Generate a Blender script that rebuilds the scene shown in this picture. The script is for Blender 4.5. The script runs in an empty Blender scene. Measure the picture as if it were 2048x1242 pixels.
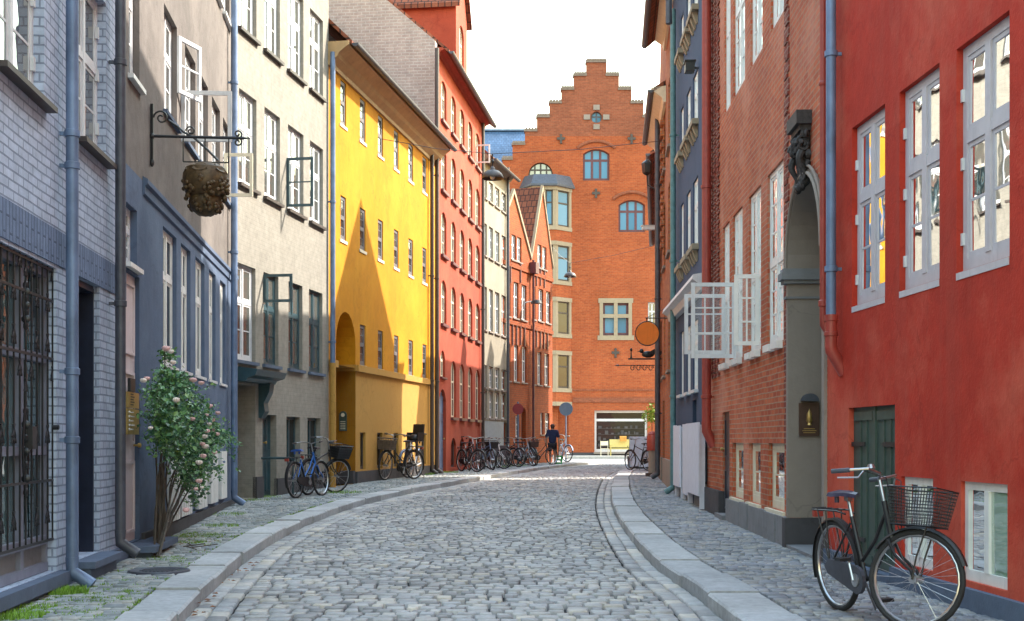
import bpy, math, random
from mathutils import Vector, Matrix
V = Vector
rng = random.Random(11)
sc = bpy.context.scene
COL = sc.collection
# ---------------------------------------------------------------- camera model (photo 2048 x 1242)
FOC, CX, HY, EYE = 2500.0, 1024.0, 880.0, 1.30

def sstep(t):
    t = max(0.0, min(1.0, t)); return t * t * (3 - 2 * t)

def ground_z(x, y):                      # the street climbs a little towards its far end
    return 0.22 * sstep((y - (8 + max(0.0, min(8.0, x + 4)))) / 24.0)

def pave_z(x, y):
    return ground_z(x, y) + 0.10

def pix(x, y, Y):                        # photo pixel -> point at distance Y
    return V(((x - CX) / FOC * Y, Y, EYE + (HY - y) / FOC * Y))

# ---------------------------------------------------------------- mesh builder
class MB:
    def __init__(s):
        s.v = []; s.f = []; s.sm = []
    def add(s, pts, faces, smooth=False):
        b = len(s.v); s.v.extend([tuple(p) for p in pts])
        for f in faces:
            s.f.append([b + i for i in f]); s.sm.append(smooth)
    def quad(s, a, b, c, d): s.add([a, b, c, d], [(0, 1, 2, 3)])
    def poly(s, pts): s.add(pts, [tuple(range(len(pts)))])
    def boxv(s, o, ex, ey, ez):
        o = V(o); ex = V(ex); ey = V(ey); ez = V(ez)
        p = [o, o + ex, o + ex + ey, o + ey, o + ez, o + ex + ez, o + ex + ey + ez, o + ey + ez]
        s.add(p, [(0, 3, 2, 1), (4, 5, 6, 7), (0, 1, 5, 4), (1, 2, 6, 5), (2, 3, 7, 6), (3, 0, 4, 7)])
    def box(s, x0, x1, y0, y1, z0, z1): s.boxv((x0, y0, z0), (x1 - x0, 0, 0), (0, y1 - y0, 0), (0, 0, z1 - z0))
    def bar(s, a, b, w, h=None, up=(0, 0, 1)):
        a = V(a); b = V(b); h = w if h is None else h
        d = (b - a).normalized(); up = V(up)
        if abs(d.dot(up)) > .98: up = V((1, 0, 0)) if abs(d.x) < .9 else V((0, 1, 0))
        sx = d.cross(up).normalized(); sz = sx.cross(d).normalized()
        s.boxv(a - sx * w / 2 - sz * h / 2, sx * w, b - a, sz * h)
    def tube(s, pts, r, seg=8, closed=False, caps=True):
        pts = [V(p) for p in pts]; n = len(pts)
        rs = r if isinstance(r, (list, tuple)) else [r] * n
        ring = []; prev = None
        for i, p in enumerate(pts):
            a = pts[i - 1] if (i > 0 or closed) else p
            b = pts[(i + 1) % n] if (i < n - 1 or closed) else p
            t = (b - a).normalized()
            if prev is None:
                u = V((0, 0, 1)) if abs(t.z) < .9 else V((1, 0, 0))
                u = (u - t * u.dot(t)).normalized()
            else:
                u = (prev - t * prev.dot(t))
                u = u.normalized() if u.length > 1e-6 else V((1, 0, 0))
            prev = u; w = t.cross(u)
            ring.append([p + (u * math.cos(2 * math.pi * k / seg) + w * math.sin(2 * math.pi * k / seg)) * rs[i] for k in range(seg)])
        P = [q for rr in ring for q in rr]; F = []
        for i in range(n if closed else n - 1):
            j = (i + 1) % n
            for k in range(seg):
                l = (k + 1) % seg
                F.append((i * seg + k, i * seg + l, j * seg + l, j * seg + k))
        s.add(P, F, True)
        if caps and not closed:
            s.add(ring[0][::-1], [tuple(range(seg))]); s.add(ring[-1], [tuple(range(seg))])
    def lathe(s, prof, o, seg=16, axis=(0, 0, 1)):      # prof: (radius, height) along axis
        o = V(o); ax = V(axis).normalized()
        u = V((1, 0, 0)) if abs(ax.x) < .9 else V((0, 1, 0))
        u = (u - ax * u.dot(ax)).normalized(); w = ax.cross(u)
        P = []; F = []
        for (r, h) in prof:
            for k in range(seg):
                a = 2 * math.pi * k / seg
                P.append(o + ax * h + (u * math.cos(a) + w * math.sin(a)) * r)
        for i in range(len(prof) - 1):
            for k in range(seg):
                l = (k + 1) % seg
                F.append((i * seg + k, i * seg + l, (i + 1) * seg + l, (i + 1) * seg + k))
        s.add(P, F, True)
    def prism(s, poly, vec):
        poly = [V(p) for p in poly]; vec = V(vec); n = len(poly)
        P = poly + [p + vec for p in poly]
        F = [tuple(range(n))[::-1], tuple(range(n, 2 * n))]
        for i in range(n):
            j = (i + 1) % n; F.append((i, j, n + j, n + i))
        s.add(P, F)
    def blob(s, c, r, seg=10, rings=7, seed=0, amp=.15):
        c = V(c); q = random.Random(seed); P = []; F = []
        rx, ry, rz = r
        for i in range(rings + 1):
            th = math.pi * i / rings
            for k in range(seg):
                a = 2 * math.pi * k / seg
                m = 1 + (q.random() - .5) * 2 * amp
                P.append(c + V((rx * math.sin(th) * math.cos(a) * m, ry * math.sin(th) * math.sin(a) * m, rz * math.cos(th))))
        for i in range(rings):
            for k in range(seg):
                l = (k + 1) % seg
                F.append((i * seg + k, (i + 1) * seg + k, (i + 1) * seg + l, i * seg + l))
        s.add(P, F, True)
    def build(s, name, mat, parent=None, loc=None, uv=True):
        top = parent
        while top is not None and top.parent is not None: top = top.parent
        if loc is None: loc = V((0, 0, 0)) if (top is None or top.get('_local')) else V(top.location)
        me = bpy.data.meshes.new(name)
        L = loc
        me.from_pydata([(p[0] - L[0], p[1] - L[1], p[2] - L[2]) for p in s.v], [], s.f)
        if uv and len(s.f) < 60000:
            ul = me.uv_layers.new(name='UVMap'); buf = [0.0] * (2 * len(me.loops))
            vv = s.v
            for po in me.polygons:
                n = po.normal
                if abs(n.z) > .8:
                    for li in po.loop_indices:
                        p = vv[me.loops[li].vertex_index]; buf[2 * li] = p[0]; buf[2 * li + 1] = p[1]
                else:
                    h = math.hypot(n.x, n.y)
                    tx, ty = -n.y / h, n.x / h
                    if tx * .31 + ty < 0: tx, ty = -tx, -ty
                    sl = 1.0 / max(.3, h)
                    for li in po.loop_indices:
                        p = vv[me.loops[li].vertex_index]; buf[2 * li] = p[0] * tx + p[1] * ty; buf[2 * li + 1] = p[2] * sl
            ul.data.foreach_set('uv', buf)
        me.polygons.foreach_set('use_smooth', s.sm)
        if any(s.sm): me.set_sharp_from_angle(angle=math.radians(42))
        me.materials.append(mat)
        o = bpy.data.objects.new(name, me); COL.objects.link(o)
        if parent is not None: o.parent = parent
        else: o.location = L
        return o

def thing(name, label, cat, loc, group=None, rotz=0.0, local=False):
    o = bpy.data.objects.new(name, None); COL.objects.link(o)
    o.empty_display_size = .2
    o.location = loc; o.rotation_euler = (0, 0, rotz)
    o['label'] = label; o['category'] = cat
    if group: o['group'] = group
    if local: o['_local'] = 1
    return o

def tag(o, label=None, cat=None, group=None, kind=None):
    if label: o['label'] = label
    if cat: o['category'] = cat
    if group: o['group'] = group
    if kind: o['kind'] = kind
    return o

def copy_tree(o, parent=None):
    c = o.copy(); COL.objects.link(c)
    if parent is not None: c.parent = parent
    for ch in list(o.children): copy_tree(ch, c)
    return c

# ---------------------------------------------------------------- materials
def newmat(name):
    m = bpy.data.materials.new(name); m.use_nodes = True
    nt = m.node_tree; b = nt.nodes['Principled BSDF']
    return m, nt, b

def N(nt, t, **kw):
    n = nt.nodes.new(t)
    for k, v in kw.items(): setattr(n, k, v)
    return n

def mixc(nt, fac, a, b, blend='MIX'):
    n = N(nt, 'ShaderNodeMix', data_type='RGBA', blend_type=blend)
    for i, v in ((0, fac), (6, a), (7, b)):
        if hasattr(v, 'links'): nt.links.new(v, n.inputs[i])
        else: n.inputs[i].default_value = v if i == 0 else (*v[:3], 1)
    return n.outputs[2]

def ramp(nt, src, stops):
    n = N(nt, 'ShaderNodeValToRGB'); e = n.color_ramp.elements
    e[0].position = stops[0][0]; e[0].color = (*stops[0][1], 1)
    e[1].position = stops[-1][0]; e[1].color = (*stops[-1][1], 1)
    for p, c in stops[1:-1]:
        x = e.new(p); x.color = (*c, 1)
    nt.links.new(src, n.inputs[0]); return n.outputs[0]

def g3(v): return (v, v, v)

def noise(nt, scale, detail=4, rough=.55, vec=None, stretch=None):
    if vec is None: vec = N(nt, 'ShaderNodeTexCoord').outputs['Object']
    if stretch:
        mp = N(nt, 'ShaderNodeMapping'); mp.inputs['Scale'].default_value = stretch
        nt.links.new(vec, mp.inputs[0]); vec = mp.outputs[0]
    n = N(nt, 'ShaderNodeTexNoise'); n.inputs['Scale'].default_value = scale
    n.inputs['Detail'].default_value = detail; n.inputs['Roughness'].default_value = rough
    nt.links.new(vec, n.inputs['Vector']); return n.outputs[0]

def bump(nt, b, h, strength=.3, dist=.01):
    n = N(nt, 'ShaderNodeBump'); n.inputs['Strength'].default_value = strength; n.inputs['Distance'].default_value = dist
    nt.links.new(h, n.inputs['Height']); nt.links.new(n.outputs[0], b.inputs['Normal'])
    return n

def sc3(c, k): return tuple(min(1.0, x * k) for x in c)

def simple(name, c, rough=.5, metal=0.0, var=.12, scale=9.0, bmp=0.0, spec=.5):
    m, nt, b = newmat(name)
    b.inputs['Roughness'].default_value = rough; b.inputs['Metallic'].default_value = metal
    b.inputs['Specular IOR Level'].default_value = spec
    n = noise(nt, scale, 5)
    col = ramp(nt, n, [(.3, sc3(c, 1 - var)), (.7, sc3(c, 1 + var))])
    st_ = noise(nt, 2.2, 7, .7, stretch=(5, 5, .5))             # grime runs
    col = mixc(nt, ramp(nt, st_, [(.54, g3(0)), (.72, g3(.35))]), col, sc3(c, .45))
    nt.links.new(col, b.inputs['Base Color'])
    if bmp: bump(nt, b, noise(nt, 60, 3), bmp, .004)
    return m

def plaster(name, c, var=.16, dirt=(.25, .22, .2), dirt_amt=.25, c2=None, rough=.85, patch=None, bdist=.02):
    m, nt, b = newmat(name)
    b.inputs['Roughness'].default_value = rough; b.inputs['Specular IOR Level'].default_value = .25
    big = noise(nt, .55, 6, .62)
    fine = noise(nt, 5.5, 6, .65)
    c2 = c2 or sc3(c, 1 + var)
    col = ramp(nt, big, [(.32, sc3(c, 1 - var)), (.52, c), (.7, c2)])
    col = mixc(nt, .35, col, ramp(nt, fine, [(.3, sc3(c, 1 - var * 1.4)), (.7, sc3(c, 1 + var))]))
    streak = noise(nt, 1.4, 5, .6, stretch=(3.2, 3.2, .22))
    k = ramp(nt, streak, [(.52, g3(0)), (.74, g3(dirt_amt))])
    col = mixc(nt, k, col, tuple(a * .55 + d * .2 for a, d in zip(c, dirt)))
    if patch:                                    # worn, faded patches with soft ragged edges
        pc, ps, amt = patch
        pn_ = noise(nt, ps, 8, .68)
        col = mixc(nt, ramp(nt, pn_, [(.47, g3(0)), (.62, g3(amt))]), col, pc)
        col = mixc(nt, ramp(nt, noise(nt, ps * 2.3, 8, .7), [(.56, g3(0)), (.70, g3(amt * .8))]), col, tuple(x * .62 for x in c))
    cr = N(nt, 'ShaderNodeTexVoronoi', feature='DISTANCE_TO_EDGE'); cr.inputs['Scale'].default_value = .55
    cw = N(nt, 'ShaderNodeVectorMath', operation='MULTIPLY_ADD'); cn = N(nt, 'ShaderNodeTexNoise'); cn.inputs['Scale'].default_value = 2.5; cn.inputs['Detail'].default_value = 6
    tc = N(nt, 'ShaderNodeTexCoord').outputs['Object']; nt.links.new(tc, cn.inputs['Vector']); nt.links.new(cn.outputs['Color'], cw.inputs[0]); cw.inputs[1].default_value = (.9, .9, .9); nt.links.new(tc, cw.inputs[2]); nt.links.new(cw.outputs[0], cr.inputs['Vector'])
    col = mixc(nt, ramp(nt, cr.outputs['Distance'], [(.0, g3(.28)), (.010, g3(0))]), col, tuple(x * .4 for x in c))
    nt.links.new(col, b.inputs['Base Color'])
    h = N(nt, 'ShaderNodeMath', operation='ADD')
    n2 = noise(nt, 38, 4, .6)
    mm = N(nt, 'ShaderNodeMath', operation='MULTIPLY'); mm.inputs[1].default_value = .35
    nt.links.new(n2, mm.inputs[0]); nt.links.new(mm.outputs[0], h.inputs[0]); nt.links.new(noise(nt, 3.0, 5), h.inputs[1])
    bump(nt, b, h.outputs[0], .45, bdist)
    return m

def brick(name, c1, c2, mort, w=.24, h=.068, ms=.010, var=.35, paint=0.0, bs=.8, dirt=.2, vertical=False, tint=None):
    m, nt, b = newmat(name)
    b.inputs['Roughness'].default_value = .85; b.inputs['Specular IOR Level'].default_value = .25
    uv = N(nt, 'ShaderNodeTexCoord').outputs['UV']
    if vertical:
        mp = N(nt, 'ShaderNodeMapping'); mp.inputs['Rotation'].default_value = (0, 0, math.pi / 2)
        nt.links.new(uv, mp.inputs[0]); uv = mp.outputs[0]
    # slight waviness so that courses are not ruler straight
    wob = N(nt, 'ShaderNodeTexNoise'); wob.inputs['Scale'].default_value = 2.2; nt.links.new(uv, wob.inputs['Vector'])
    ad = N(nt, 'ShaderNodeVectorMath', operation='MULTIPLY_ADD')
    nt.links.new(wob.outputs['Color'], ad.inputs[0]); ad.inputs[1].default_value = (.016, .016, 0); nt.links.new(uv, ad.inputs[2])
    br = N(nt, 'ShaderNodeTexBrick'); nt.links.new(ad.outputs[0], br.inputs['Vector'])
    br.inputs['Scale'].default_value = 1.0; br.inputs['Brick Width'].default_value = w; br.inputs['Row Height'].default_value = h
    br.inputs['Mortar Size'].default_value = ms; br.inputs['Mortar Smooth'].default_value = .25; br.inputs['Bias'].default_value = 0.0
    br.inputs['Color1'].default_value = (*c1, 1); br.inputs['Color2'].default_value = (*c2, 1); br.inputs['Mortar'].default_value = (*mort, 1)
    big = noise(nt, .45, 6, .6); fine = noise(nt, 7, 5, .7)
    col = mixc(nt, 1.0, br.outputs['Color'], ramp(nt, big, [(.3, g3(1 - var)), (.7, g3(1 + var * .3))]), 'MULTIPLY')
    col = mixc(nt, 1.0, col, ramp(nt, fine, [(.3, g3(.78)), (.7, g3(1.1))]), 'MULTIPLY')
    if tint:
        k2 = ramp(nt, noise(nt, .8, 5, .6), [(.5, g3(0)), (.68, g3(.6))])
        col = mixc(nt, k2, col, tint)
    streak = noise(nt, 1.2, 5, .6, stretch=(3, 3, .25))
    k = ramp(nt, streak, [(.55, g3(0)), (.78, g3(dirt))])
    col = mixc(nt, k, col, tuple(x * .35 for x in c1))
    nt.links.new(col, b.inputs['Base Color'])
    hh = N(nt, 'ShaderNodeMath', operation='SUBTRACT')
    mm = N(nt, 'ShaderNodeMath', operation='MULTIPLY'); mm.inputs[1].default_value = .5
    nt.links.new(noise(nt, 40, 4), mm.inputs[0]); nt.links.new(mm.outputs[0], hh.inputs[0]); nt.links.new(br.outputs['Fac'], hh.inputs[1])
    bump(nt, b, hh.outputs[0], bs, .008)
    return m

def stone_island(name, stops, rough=.7, mul=.25, spec=.4, moss=None):
    m, nt, b = newmat(name)
    b.inputs['Roughness'].default_value = rough; b.inputs['Specular IOR Level'].default_value = spec
    gi = N(nt, 'ShaderNodeNewGeometry').outputs['Random Per Island']
    col = ramp(nt, gi, stops)
    nz = noise(nt, 14, 6, .7)
    col = mixc(nt, 1.0, col, ramp(nt, nz, [(.3, g3(1 - mul)), (.7, g3(1 + mul))]), 'MULTIPLY')
    col = mixc(nt, 1.0, col, ramp(nt, noise(nt, .7, 5, .6), [(.35, g3(.78)), (.65, g3(1.12))]), 'MULTIPLY')
    if moss:
        k = ramp(nt, noise(nt, 1.1, 6, .7), [(.5, g3(0)), (.72, g3(moss[1]))])
        col = mixc(nt, k, col, moss[0])
    nt.links.new(col, b.inputs['Base Color'])
    bump(nt, b, noise(nt, 45, 5, .7), .5, .006)
    return m

def glassmat(name, c, c2, wave=.35, ior=2.1):
    m, nt, b = newmat(name)
    b.inputs['Roughness'].default_value = .25; b.inputs['Specular IOR Level'].default_value = .0
    gi = N(nt, 'ShaderNodeNewGeometry').outputs['Random Per Island']
    nt.links.new(ramp(nt, gi, [(.25, c), (.6, c2)]), b.inputs['Base Color'])
    gl = N(nt, 'ShaderNodeBsdfGlossy'); gl.inputs['Roughness'].default_value = .015; gl.inputs['Color'].default_value = (.92, .96, .97, 1)
    fr_ = N(nt, 'ShaderNodeFresnel'); fr_.inputs['IOR'].default_value = ior
    bp = N(nt, 'ShaderNodeBump'); bp.inputs['Strength'].default_value = wave; bp.inputs['Distance'].default_value = .02
    nt.links.new(noise(nt, 2.6, 2, .4), bp.inputs['Height'])
    nt.links.new(bp.outputs[0], gl.inputs['Normal'])
    mx = N(nt, 'ShaderNodeMixShader'); nt.links.new(fr_.outputs[0], mx.inputs[0]); nt.links.new(b.outputs[0], mx.inputs[1]); nt.links.new(gl.outputs[0], mx.inputs[2])
    out = [n for n in nt.nodes if n.type == 'OUTPUT_MATERIAL'][0]; nt.links.new(mx.outputs[0], out.inputs[0])
    return m

M = {}
M['white'] = simple('white_paint', (.74, .73, .70), .45, var=.06)
M['greywhite'] = simple('greyed_white_paint', (.62, .62, .63), .5, var=.08)
M['cream'] = simple('cream_paint', (.70, .63, .48), .5, var=.08)
M['teal'] = simple('dark_teal_paint', (.035, .075, .09), .4, var=.2)
M['brown'] = simple('dark_brown_paint', (.055, .04, .035), .5, var=.2)
M['maroon'] = simple('maroon_paint', (.10, .03, .04), .5, var=.2)
M['black'] = simple('black_iron', (.015, .015, .017), .45, var=.3, bmp=.2)
M['darkblue'] = simple('night_blue_paint', (.015, .02, .04), .35, var=.2)
M['zinc'] = simple('blue_grey_zinc', (.14, .20, .32), .5, .25, var=.30, scale=3.5, bmp=.3)
M['zincdark'] = simple('dark_zinc', (.075, .08, .10), .5, .3, var=.2, bmp=.1)
M['redpipe'] = simple('red_painted_iron', (.34, .05, .035), .45, var=.15, bmp=.15)
M['tealpipe'] = simple('verdigris_pipe', (.10, .20, .21), .5, var=.2)
M['stone'] = plaster('sandstone', (.275, .228, .195), .12, dirt_amt=.4)
M['sand'] = plaster('warm_sandstone', (.33, .26, .18), .14, dirt_amt=.35)
M['granite'] = plaster('grey_granite', (.22, .22, .23), .25, dirt_amt=.3)
M['darkstone'] = plaster('dark_plinth_stone', (.075, .07, .075), .25, dirt_amt=.2)
M['bluestone'] = plaster('blue_grey_plinth', (.10, .13, .19), .25, dirt_amt=.3)
M['brass'] = simple('brass_plate', (.55, .36, .12), .35, .6, var=.12)
M['tile'] = brick('red_clay_tile', (.30, .10, .055), (.22, .07, .04), (.06, .03, .025), .22, .30, .02, bs=1.0)
M['slate'] = brick('blue_slate', (.05, .10, .19), (.07, .13, .24), (.03, .05, .1), .25, .3, .012, bs=.6)
M['green'] = simple('dark_green_paint', (.045, .075, .062), .5, var=.2)
M['glass'] = glassmat('old_window_glass', (.012, .016, .02), (.10, .10, .09))
M['glassdark'] = glassmat('dark_window_glass', (.008, .010, .013), (.02, .022, .025), .15, 1.5)
M['glasslight'] = glassmat('curtained_window_glass', (.30, .29, .25), (.10, .10, .10), .4, 2.6)
M['glassblue'] = glassmat('sky_blue_window_glass', (.04, .14, .24), (.09, .23, .36), .15, 1.35)
M['glassold'] = glassmat('wavy_old_glass', (.02, .025, .025), (.09, .09, .08), .10, 1.9)
M['glassgreen'] = glassmat('green_blind_glass', (.07, .15, .10), (.22, .36, .24), .1, 1.10)
# thin clear panes for casements that stand open
def clearglass():
    m, nt, b = newmat('clear_casement_glass')
    b.inputs['Base Color'].default_value = (.9, .95, .95, 1); b.inputs['Roughness'].default_value = .02
    b.inputs['Alpha'].default_value = .14
    return m
M['clear'] = clearglass()
# ---------------------------------------------------------------- facades
class Facade:
    """A wall plane: u runs along the wall away from the viewer, off is out into the street."""
    def __init__(s, p0, p1, side):
        s.p0 = V((p0[0], p0[1], 0)); d = V((p1[0] - p0[0], p1[1] - p0[1], 0)); s.L = d.length; s.d = d.normalized()
        s.n = V((s.d.y, -s.d.x, 0)) if side == 'L' else V((-s.d.y, s.d.x, 0)); s.side = side
    def pt(s, u, off, z): return s.p0 + s.d * u + s.n * off + V((0, 0, z))
    def uz(s, x, y):
        r = (x - CX) / FOC
        Y = s.p0.dot(s.n) / (r * s.n.x + s.n.y)
        return (V((r * Y, Y, 0)) - s.p0).dot(s.d), EYE + (HY - y) / FOC * Y
    def u(s, x, off=0.0):                # where photo column x meets the wall plane moved out by off
        r = (x - CX) / FOC; o = s.p0 + s.n * off
        Y = o.dot(s.n) / (r * s.n.x + s.n.y)
        return (V((r * Y, Y, 0)) - o).dot(s.d)
    def base(s, u=0.0):
        p = s.pt(u, 0, 0); p.z = pave_z(p.x, p.y); return p
    def box(s, mb, u0, u1, o0, o1, z0, z1):
        mb.boxv(s.pt(u0, o0, z0), s.d * (u1 - u0), s.n * (o1 - o0), V((0, 0, z1 - z0)))

def clip_convex(poly, hull):
    """Clip a 2-D polygon with a convex hull (counter-clockwise)."""
    out = poly
    for i in range(len(hull)):
        a, b = hull[i], hull[(i + 1) % len(hull)]
        inp, out = out, []
        if not inp: return []
        f = lambda p: (b[0] - a[0]) * (p[1] - a[1]) - (b[1] - a[1]) * (p[0] - a[0])
        for j in range(len(inp)):
            p, q = inp[j], inp[(j + 1) % len(inp)]
            fp, fq = f(p), f(q)
            if fp >= 0: out.append(p)
            if (fp > 0 and fq < 0) or (fp < 0 and fq > 0):
                t = fp / (fp - fq); out.append((p[0] + (q[0] - p[0]) * t, p[1] + (q[1] - p[1]) * t))
    return out

def arc_pts(u0, u1, zs, rise, n=10):
    """Points of an arch from (u0, zs) over the crown at zs + rise to (u1, zs)."""
    c = (u0 + u1) / 2; hw = (u1 - u0) / 2
    r = (hw * hw + rise * rise) / (2 * rise); zc = zs + rise - r
    a = math.asin(min(1.0, hw / r))
    if rise > hw: a = math.pi - a
    return [(c + r * math.sin(-a + 2 * a * i / n), zc + r * math.cos(-a + 2 * a * i / n)) for i in range(n + 1)]

class Opening:
    def __init__(s, u0, u1, z0, z1, arch=0.0, dep=.07, kind='window'):
        s.u0, s.u1 = min(u0, u1), max(u0, u1); s.z0, s.z1 = min(z0, z1), max(z0, z1); s.arch = arch; s.dep = dep; s.kind = kind

def wall_mesh(F, u0, u1, z0, z1, ops, hull=None, depth=6.0, top=True, back=True, cutu=(), cutz=(), keep=None):
    mb = MB()
    ops = [o for o in ops if o.u1 > u0 and o.u0 < u1 and o.z1 > z0 and o.z0 < z1]
    def cuts(lo, hi, vals, step):
        s = sorted({lo, hi} | {v for v in vals if lo < v < hi}); out = [s[0]]
        for v in s[1:]:
            if v - out[-1] > 1e-4: out.append(v)
        return out
    us = cuts(u0, u1, [o.u0 for o in ops] + [o.u1 for o in ops] + list(cutu), 3)
    zs = cuts(z0, z1, [o.z0 for o in ops] + [o.z1 for o in ops] + list(cutz), 3)
    for i in range(len(us) - 1):
        for j in range(len(zs) - 1):
            cu, cz = (us[i] + us[i + 1]) / 2, (zs[j] + zs[j + 1]) / 2
            if any(o.u0 < cu < o.u1 and o.z0 < cz < o.z1 for o in ops): continue
            if keep and not keep(cu, cz): continue
            p = [(us[i], zs[j]), (us[i + 1], zs[j]), (us[i + 1], zs[j + 1]), (us[i], zs[j + 1])]
            if hull:
                p = clip_convex(p, hull)
                if len(p) < 3: continue
            mb.poly([F.pt(a, 0, b) for a, b in p])
    for o in ops:
        a, b, c, e, d = max(o.u0, u0), min(o.u1, u1), o.z0, o.z1, -o.dep
        zt = e - o.arch
        mb.quad(F.pt(a, 0, c), F.pt(a, d, c), F.pt(a, d, zt), F.pt(a, 0, zt))
        mb.quad(F.pt(b, 0, c), F.pt(b, d, c), F.pt(b, d, zt), F.pt(b, 0, zt))
        mb.quad(F.pt(a, 0, c), F.pt(b, 0, c), F.pt(b, d, c), F.pt(a, d, c))
        if o.arch <= 0:
            mb.quad(F.pt(a, 0, e), F.pt(b, 0, e), F.pt(b, d, e), F.pt(a, d, e))
        else:
            arc = arc_pts(a, b, zt, o.arch)
            for k in range(len(arc) - 1):
                (x0, y0), (x1, y1) = arc[k], arc[k + 1]
                mb.quad(F.pt(x0, 0, y0), F.pt(x1, 0, y1), F.pt(x1, d, y1), F.pt(x0, d, y0))
                mb.quad(F.pt(x0, 0, y0), F.pt(x1, 0, y1), F.pt(x1, 0, e), F.pt(x0, 0, e))
    if depth:
        for u in (u0, u1):
            if hull:
                zz = max([p[1] for p in hull if abs(p[0] - u) < .02] or [z1])
            else: zz = z1
            mb.quad(F.pt(u, 0, z0), F.pt(u, -depth, z0), F.pt(u, -depth, zz), F.pt(u, 0, zz))
        if back: mb.quad(F.pt(u0, -depth, z0), F.pt(u1, -depth, z0), F.pt(u1, -depth, z1), F.pt(u0, -depth, z1))
        if top and not hull: mb.quad(F.pt(u0, 0, z1), F.pt(u1, 0, z1), F.pt(u1, -depth, z1), F.pt(u0, -depth, z1))
    return mb

def window(root, F, o, fm='white', gm='glass', nm=1, tr=(.64,), hb=(1, 0), vb=0, ft=.055, sill=None, sm='stone', lod=2, back=.0, name='window', sd=.07, sh=.06):
    """Frame (the window itself) with its pane and sill as sub-parts.  tr: transoms as fractions of the height from below;
    hb: thin glazing bars in each tier; nm: mullions; vb: thin upright bars in each light."""
    f = MB(); pn = MB()
    fm = M[fm] if isinstance(fm, str) else fm
    a, b, c, e = o.u0, o.u1, o.z0, o.z1
    d1 = -o.dep + back; d0 = d1 - .04; dm = d1 - .008
    F.box(f, a, a + ft, d0, d1, c, e - o.arch); F.box(f, b - ft, b, d0, d1, c, e - o.arch)
    F.box(f, a + ft, b - ft, d0, d1, c, c + ft * 1.3)
    if o.arch > 0:
        pts = arc_pts(a, b, e - o.arch, o.arch); pin = arc_pts(a + ft, b - ft, e - o.arch, max(.02, o.arch - ft * .6))
        for k in range(len(pts) - 1):
            q = [F.pt(*(pts[k][0], d1, pts[k][1])), F.pt(pts[k + 1][0], d1, pts[k + 1][1]), F.pt(pin[k + 1][0], d1, pin[k + 1][1]), F.pt(pin[k][0], d1, pin[k][1])]
            f.prism(q, F.n * -.05)
    else: F.box(f, a + ft, b - ft, d0, d1, e - ft, e)
    ia, ib, ic, ie = a + ft, b - ft, c + ft * 1.3, e - (ft if o.arch <= 0 else 0)
    mw = ft * 1.15
    zt = [ic] + [ic + (ie - ic) * t for t in tr] + [ie]
    lw = (ib - ia - nm * mw) / (nm + 1)
    for k in range(nm):
        x = ia + lw * (k + 1) + mw * k
        F.box(f, x, x + mw, d0, dm + .016, ic, ie)
    for t in range(len(tr)):
        for k in range(nm + 1):
            x = ia + (lw + mw) * k
            F.box(f, x, x + lw, d0, dm + .012, zt[t + 1] - mw / 2, zt[t + 1] + mw / 2)
    for t in range(len(zt) - 1):
        za = zt[t] + (mw / 2 if t > 0 else 0); zb = zt[t + 1] - (mw / 2 if t < len(zt) - 2 else 0)
        for k in range(nm + 1):
            x = ia + (lw + mw) * k
            ss = 0
            if lod >= 2:
                ss = min(.035, lw * .12)
                F.box(f, x, x + ss, d0, dm, za, zb); F.box(f, x + lw - ss, x + lw, d0, dm, za, zb)
                F.box(f, x + ss, x + lw - ss, d0, dm, za, za + ss * 1.3); F.box(f, x + ss, x + lw - ss, d0, dm, zb - ss, zb)
            hbn = hb[t] if t < len(hb) else 0
            bw = .02
            for q in range(hbn):
                zz = za + (zb - za) * (q + 1) / (hbn + 1); F.box(f, x + ss, x + lw - ss, d0, dm - .002, zz - bw / 2, zz + bw / 2)
            for q in range(vb):
                xx = x + lw * (q + 1) / (vb + 1); F.box(f, xx - bw / 2, xx + bw / 2, d0, dm - .0025, za + ss, zb - ss)
            # one pane per light and bar, each a hair out of true like old glass
            for q in range(hbn + 1):
                z_0 = za + (zb - za) * q / (hbn + 1); z_1 = za + (zb - za) * (q + 1) / (hbn + 1)
                t1, t2 = rng.uniform(-.002, .002), rng.uniform(-.002, .002)
                g = d1 - .0155
                pn.quad(F.pt(x, g + t1, z_0), F.pt(x + lw, g - t1, z_0), F.pt(x + lw, g - t1 + t2, z_1), F.pt(x, g + t1 + t2, z_1))
    w = f.build(name, fm, root)
    gmm = M[gm] if isinstance(gm, str) else gm
    pn.build('pane', gmm, w)
    if sill:
        s = MB(); F.box(s, a - .06, b + .06, d1 + .004, sd, c - sh, c - .003); s.build('sill', M[sm], w)
    return w

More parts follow.
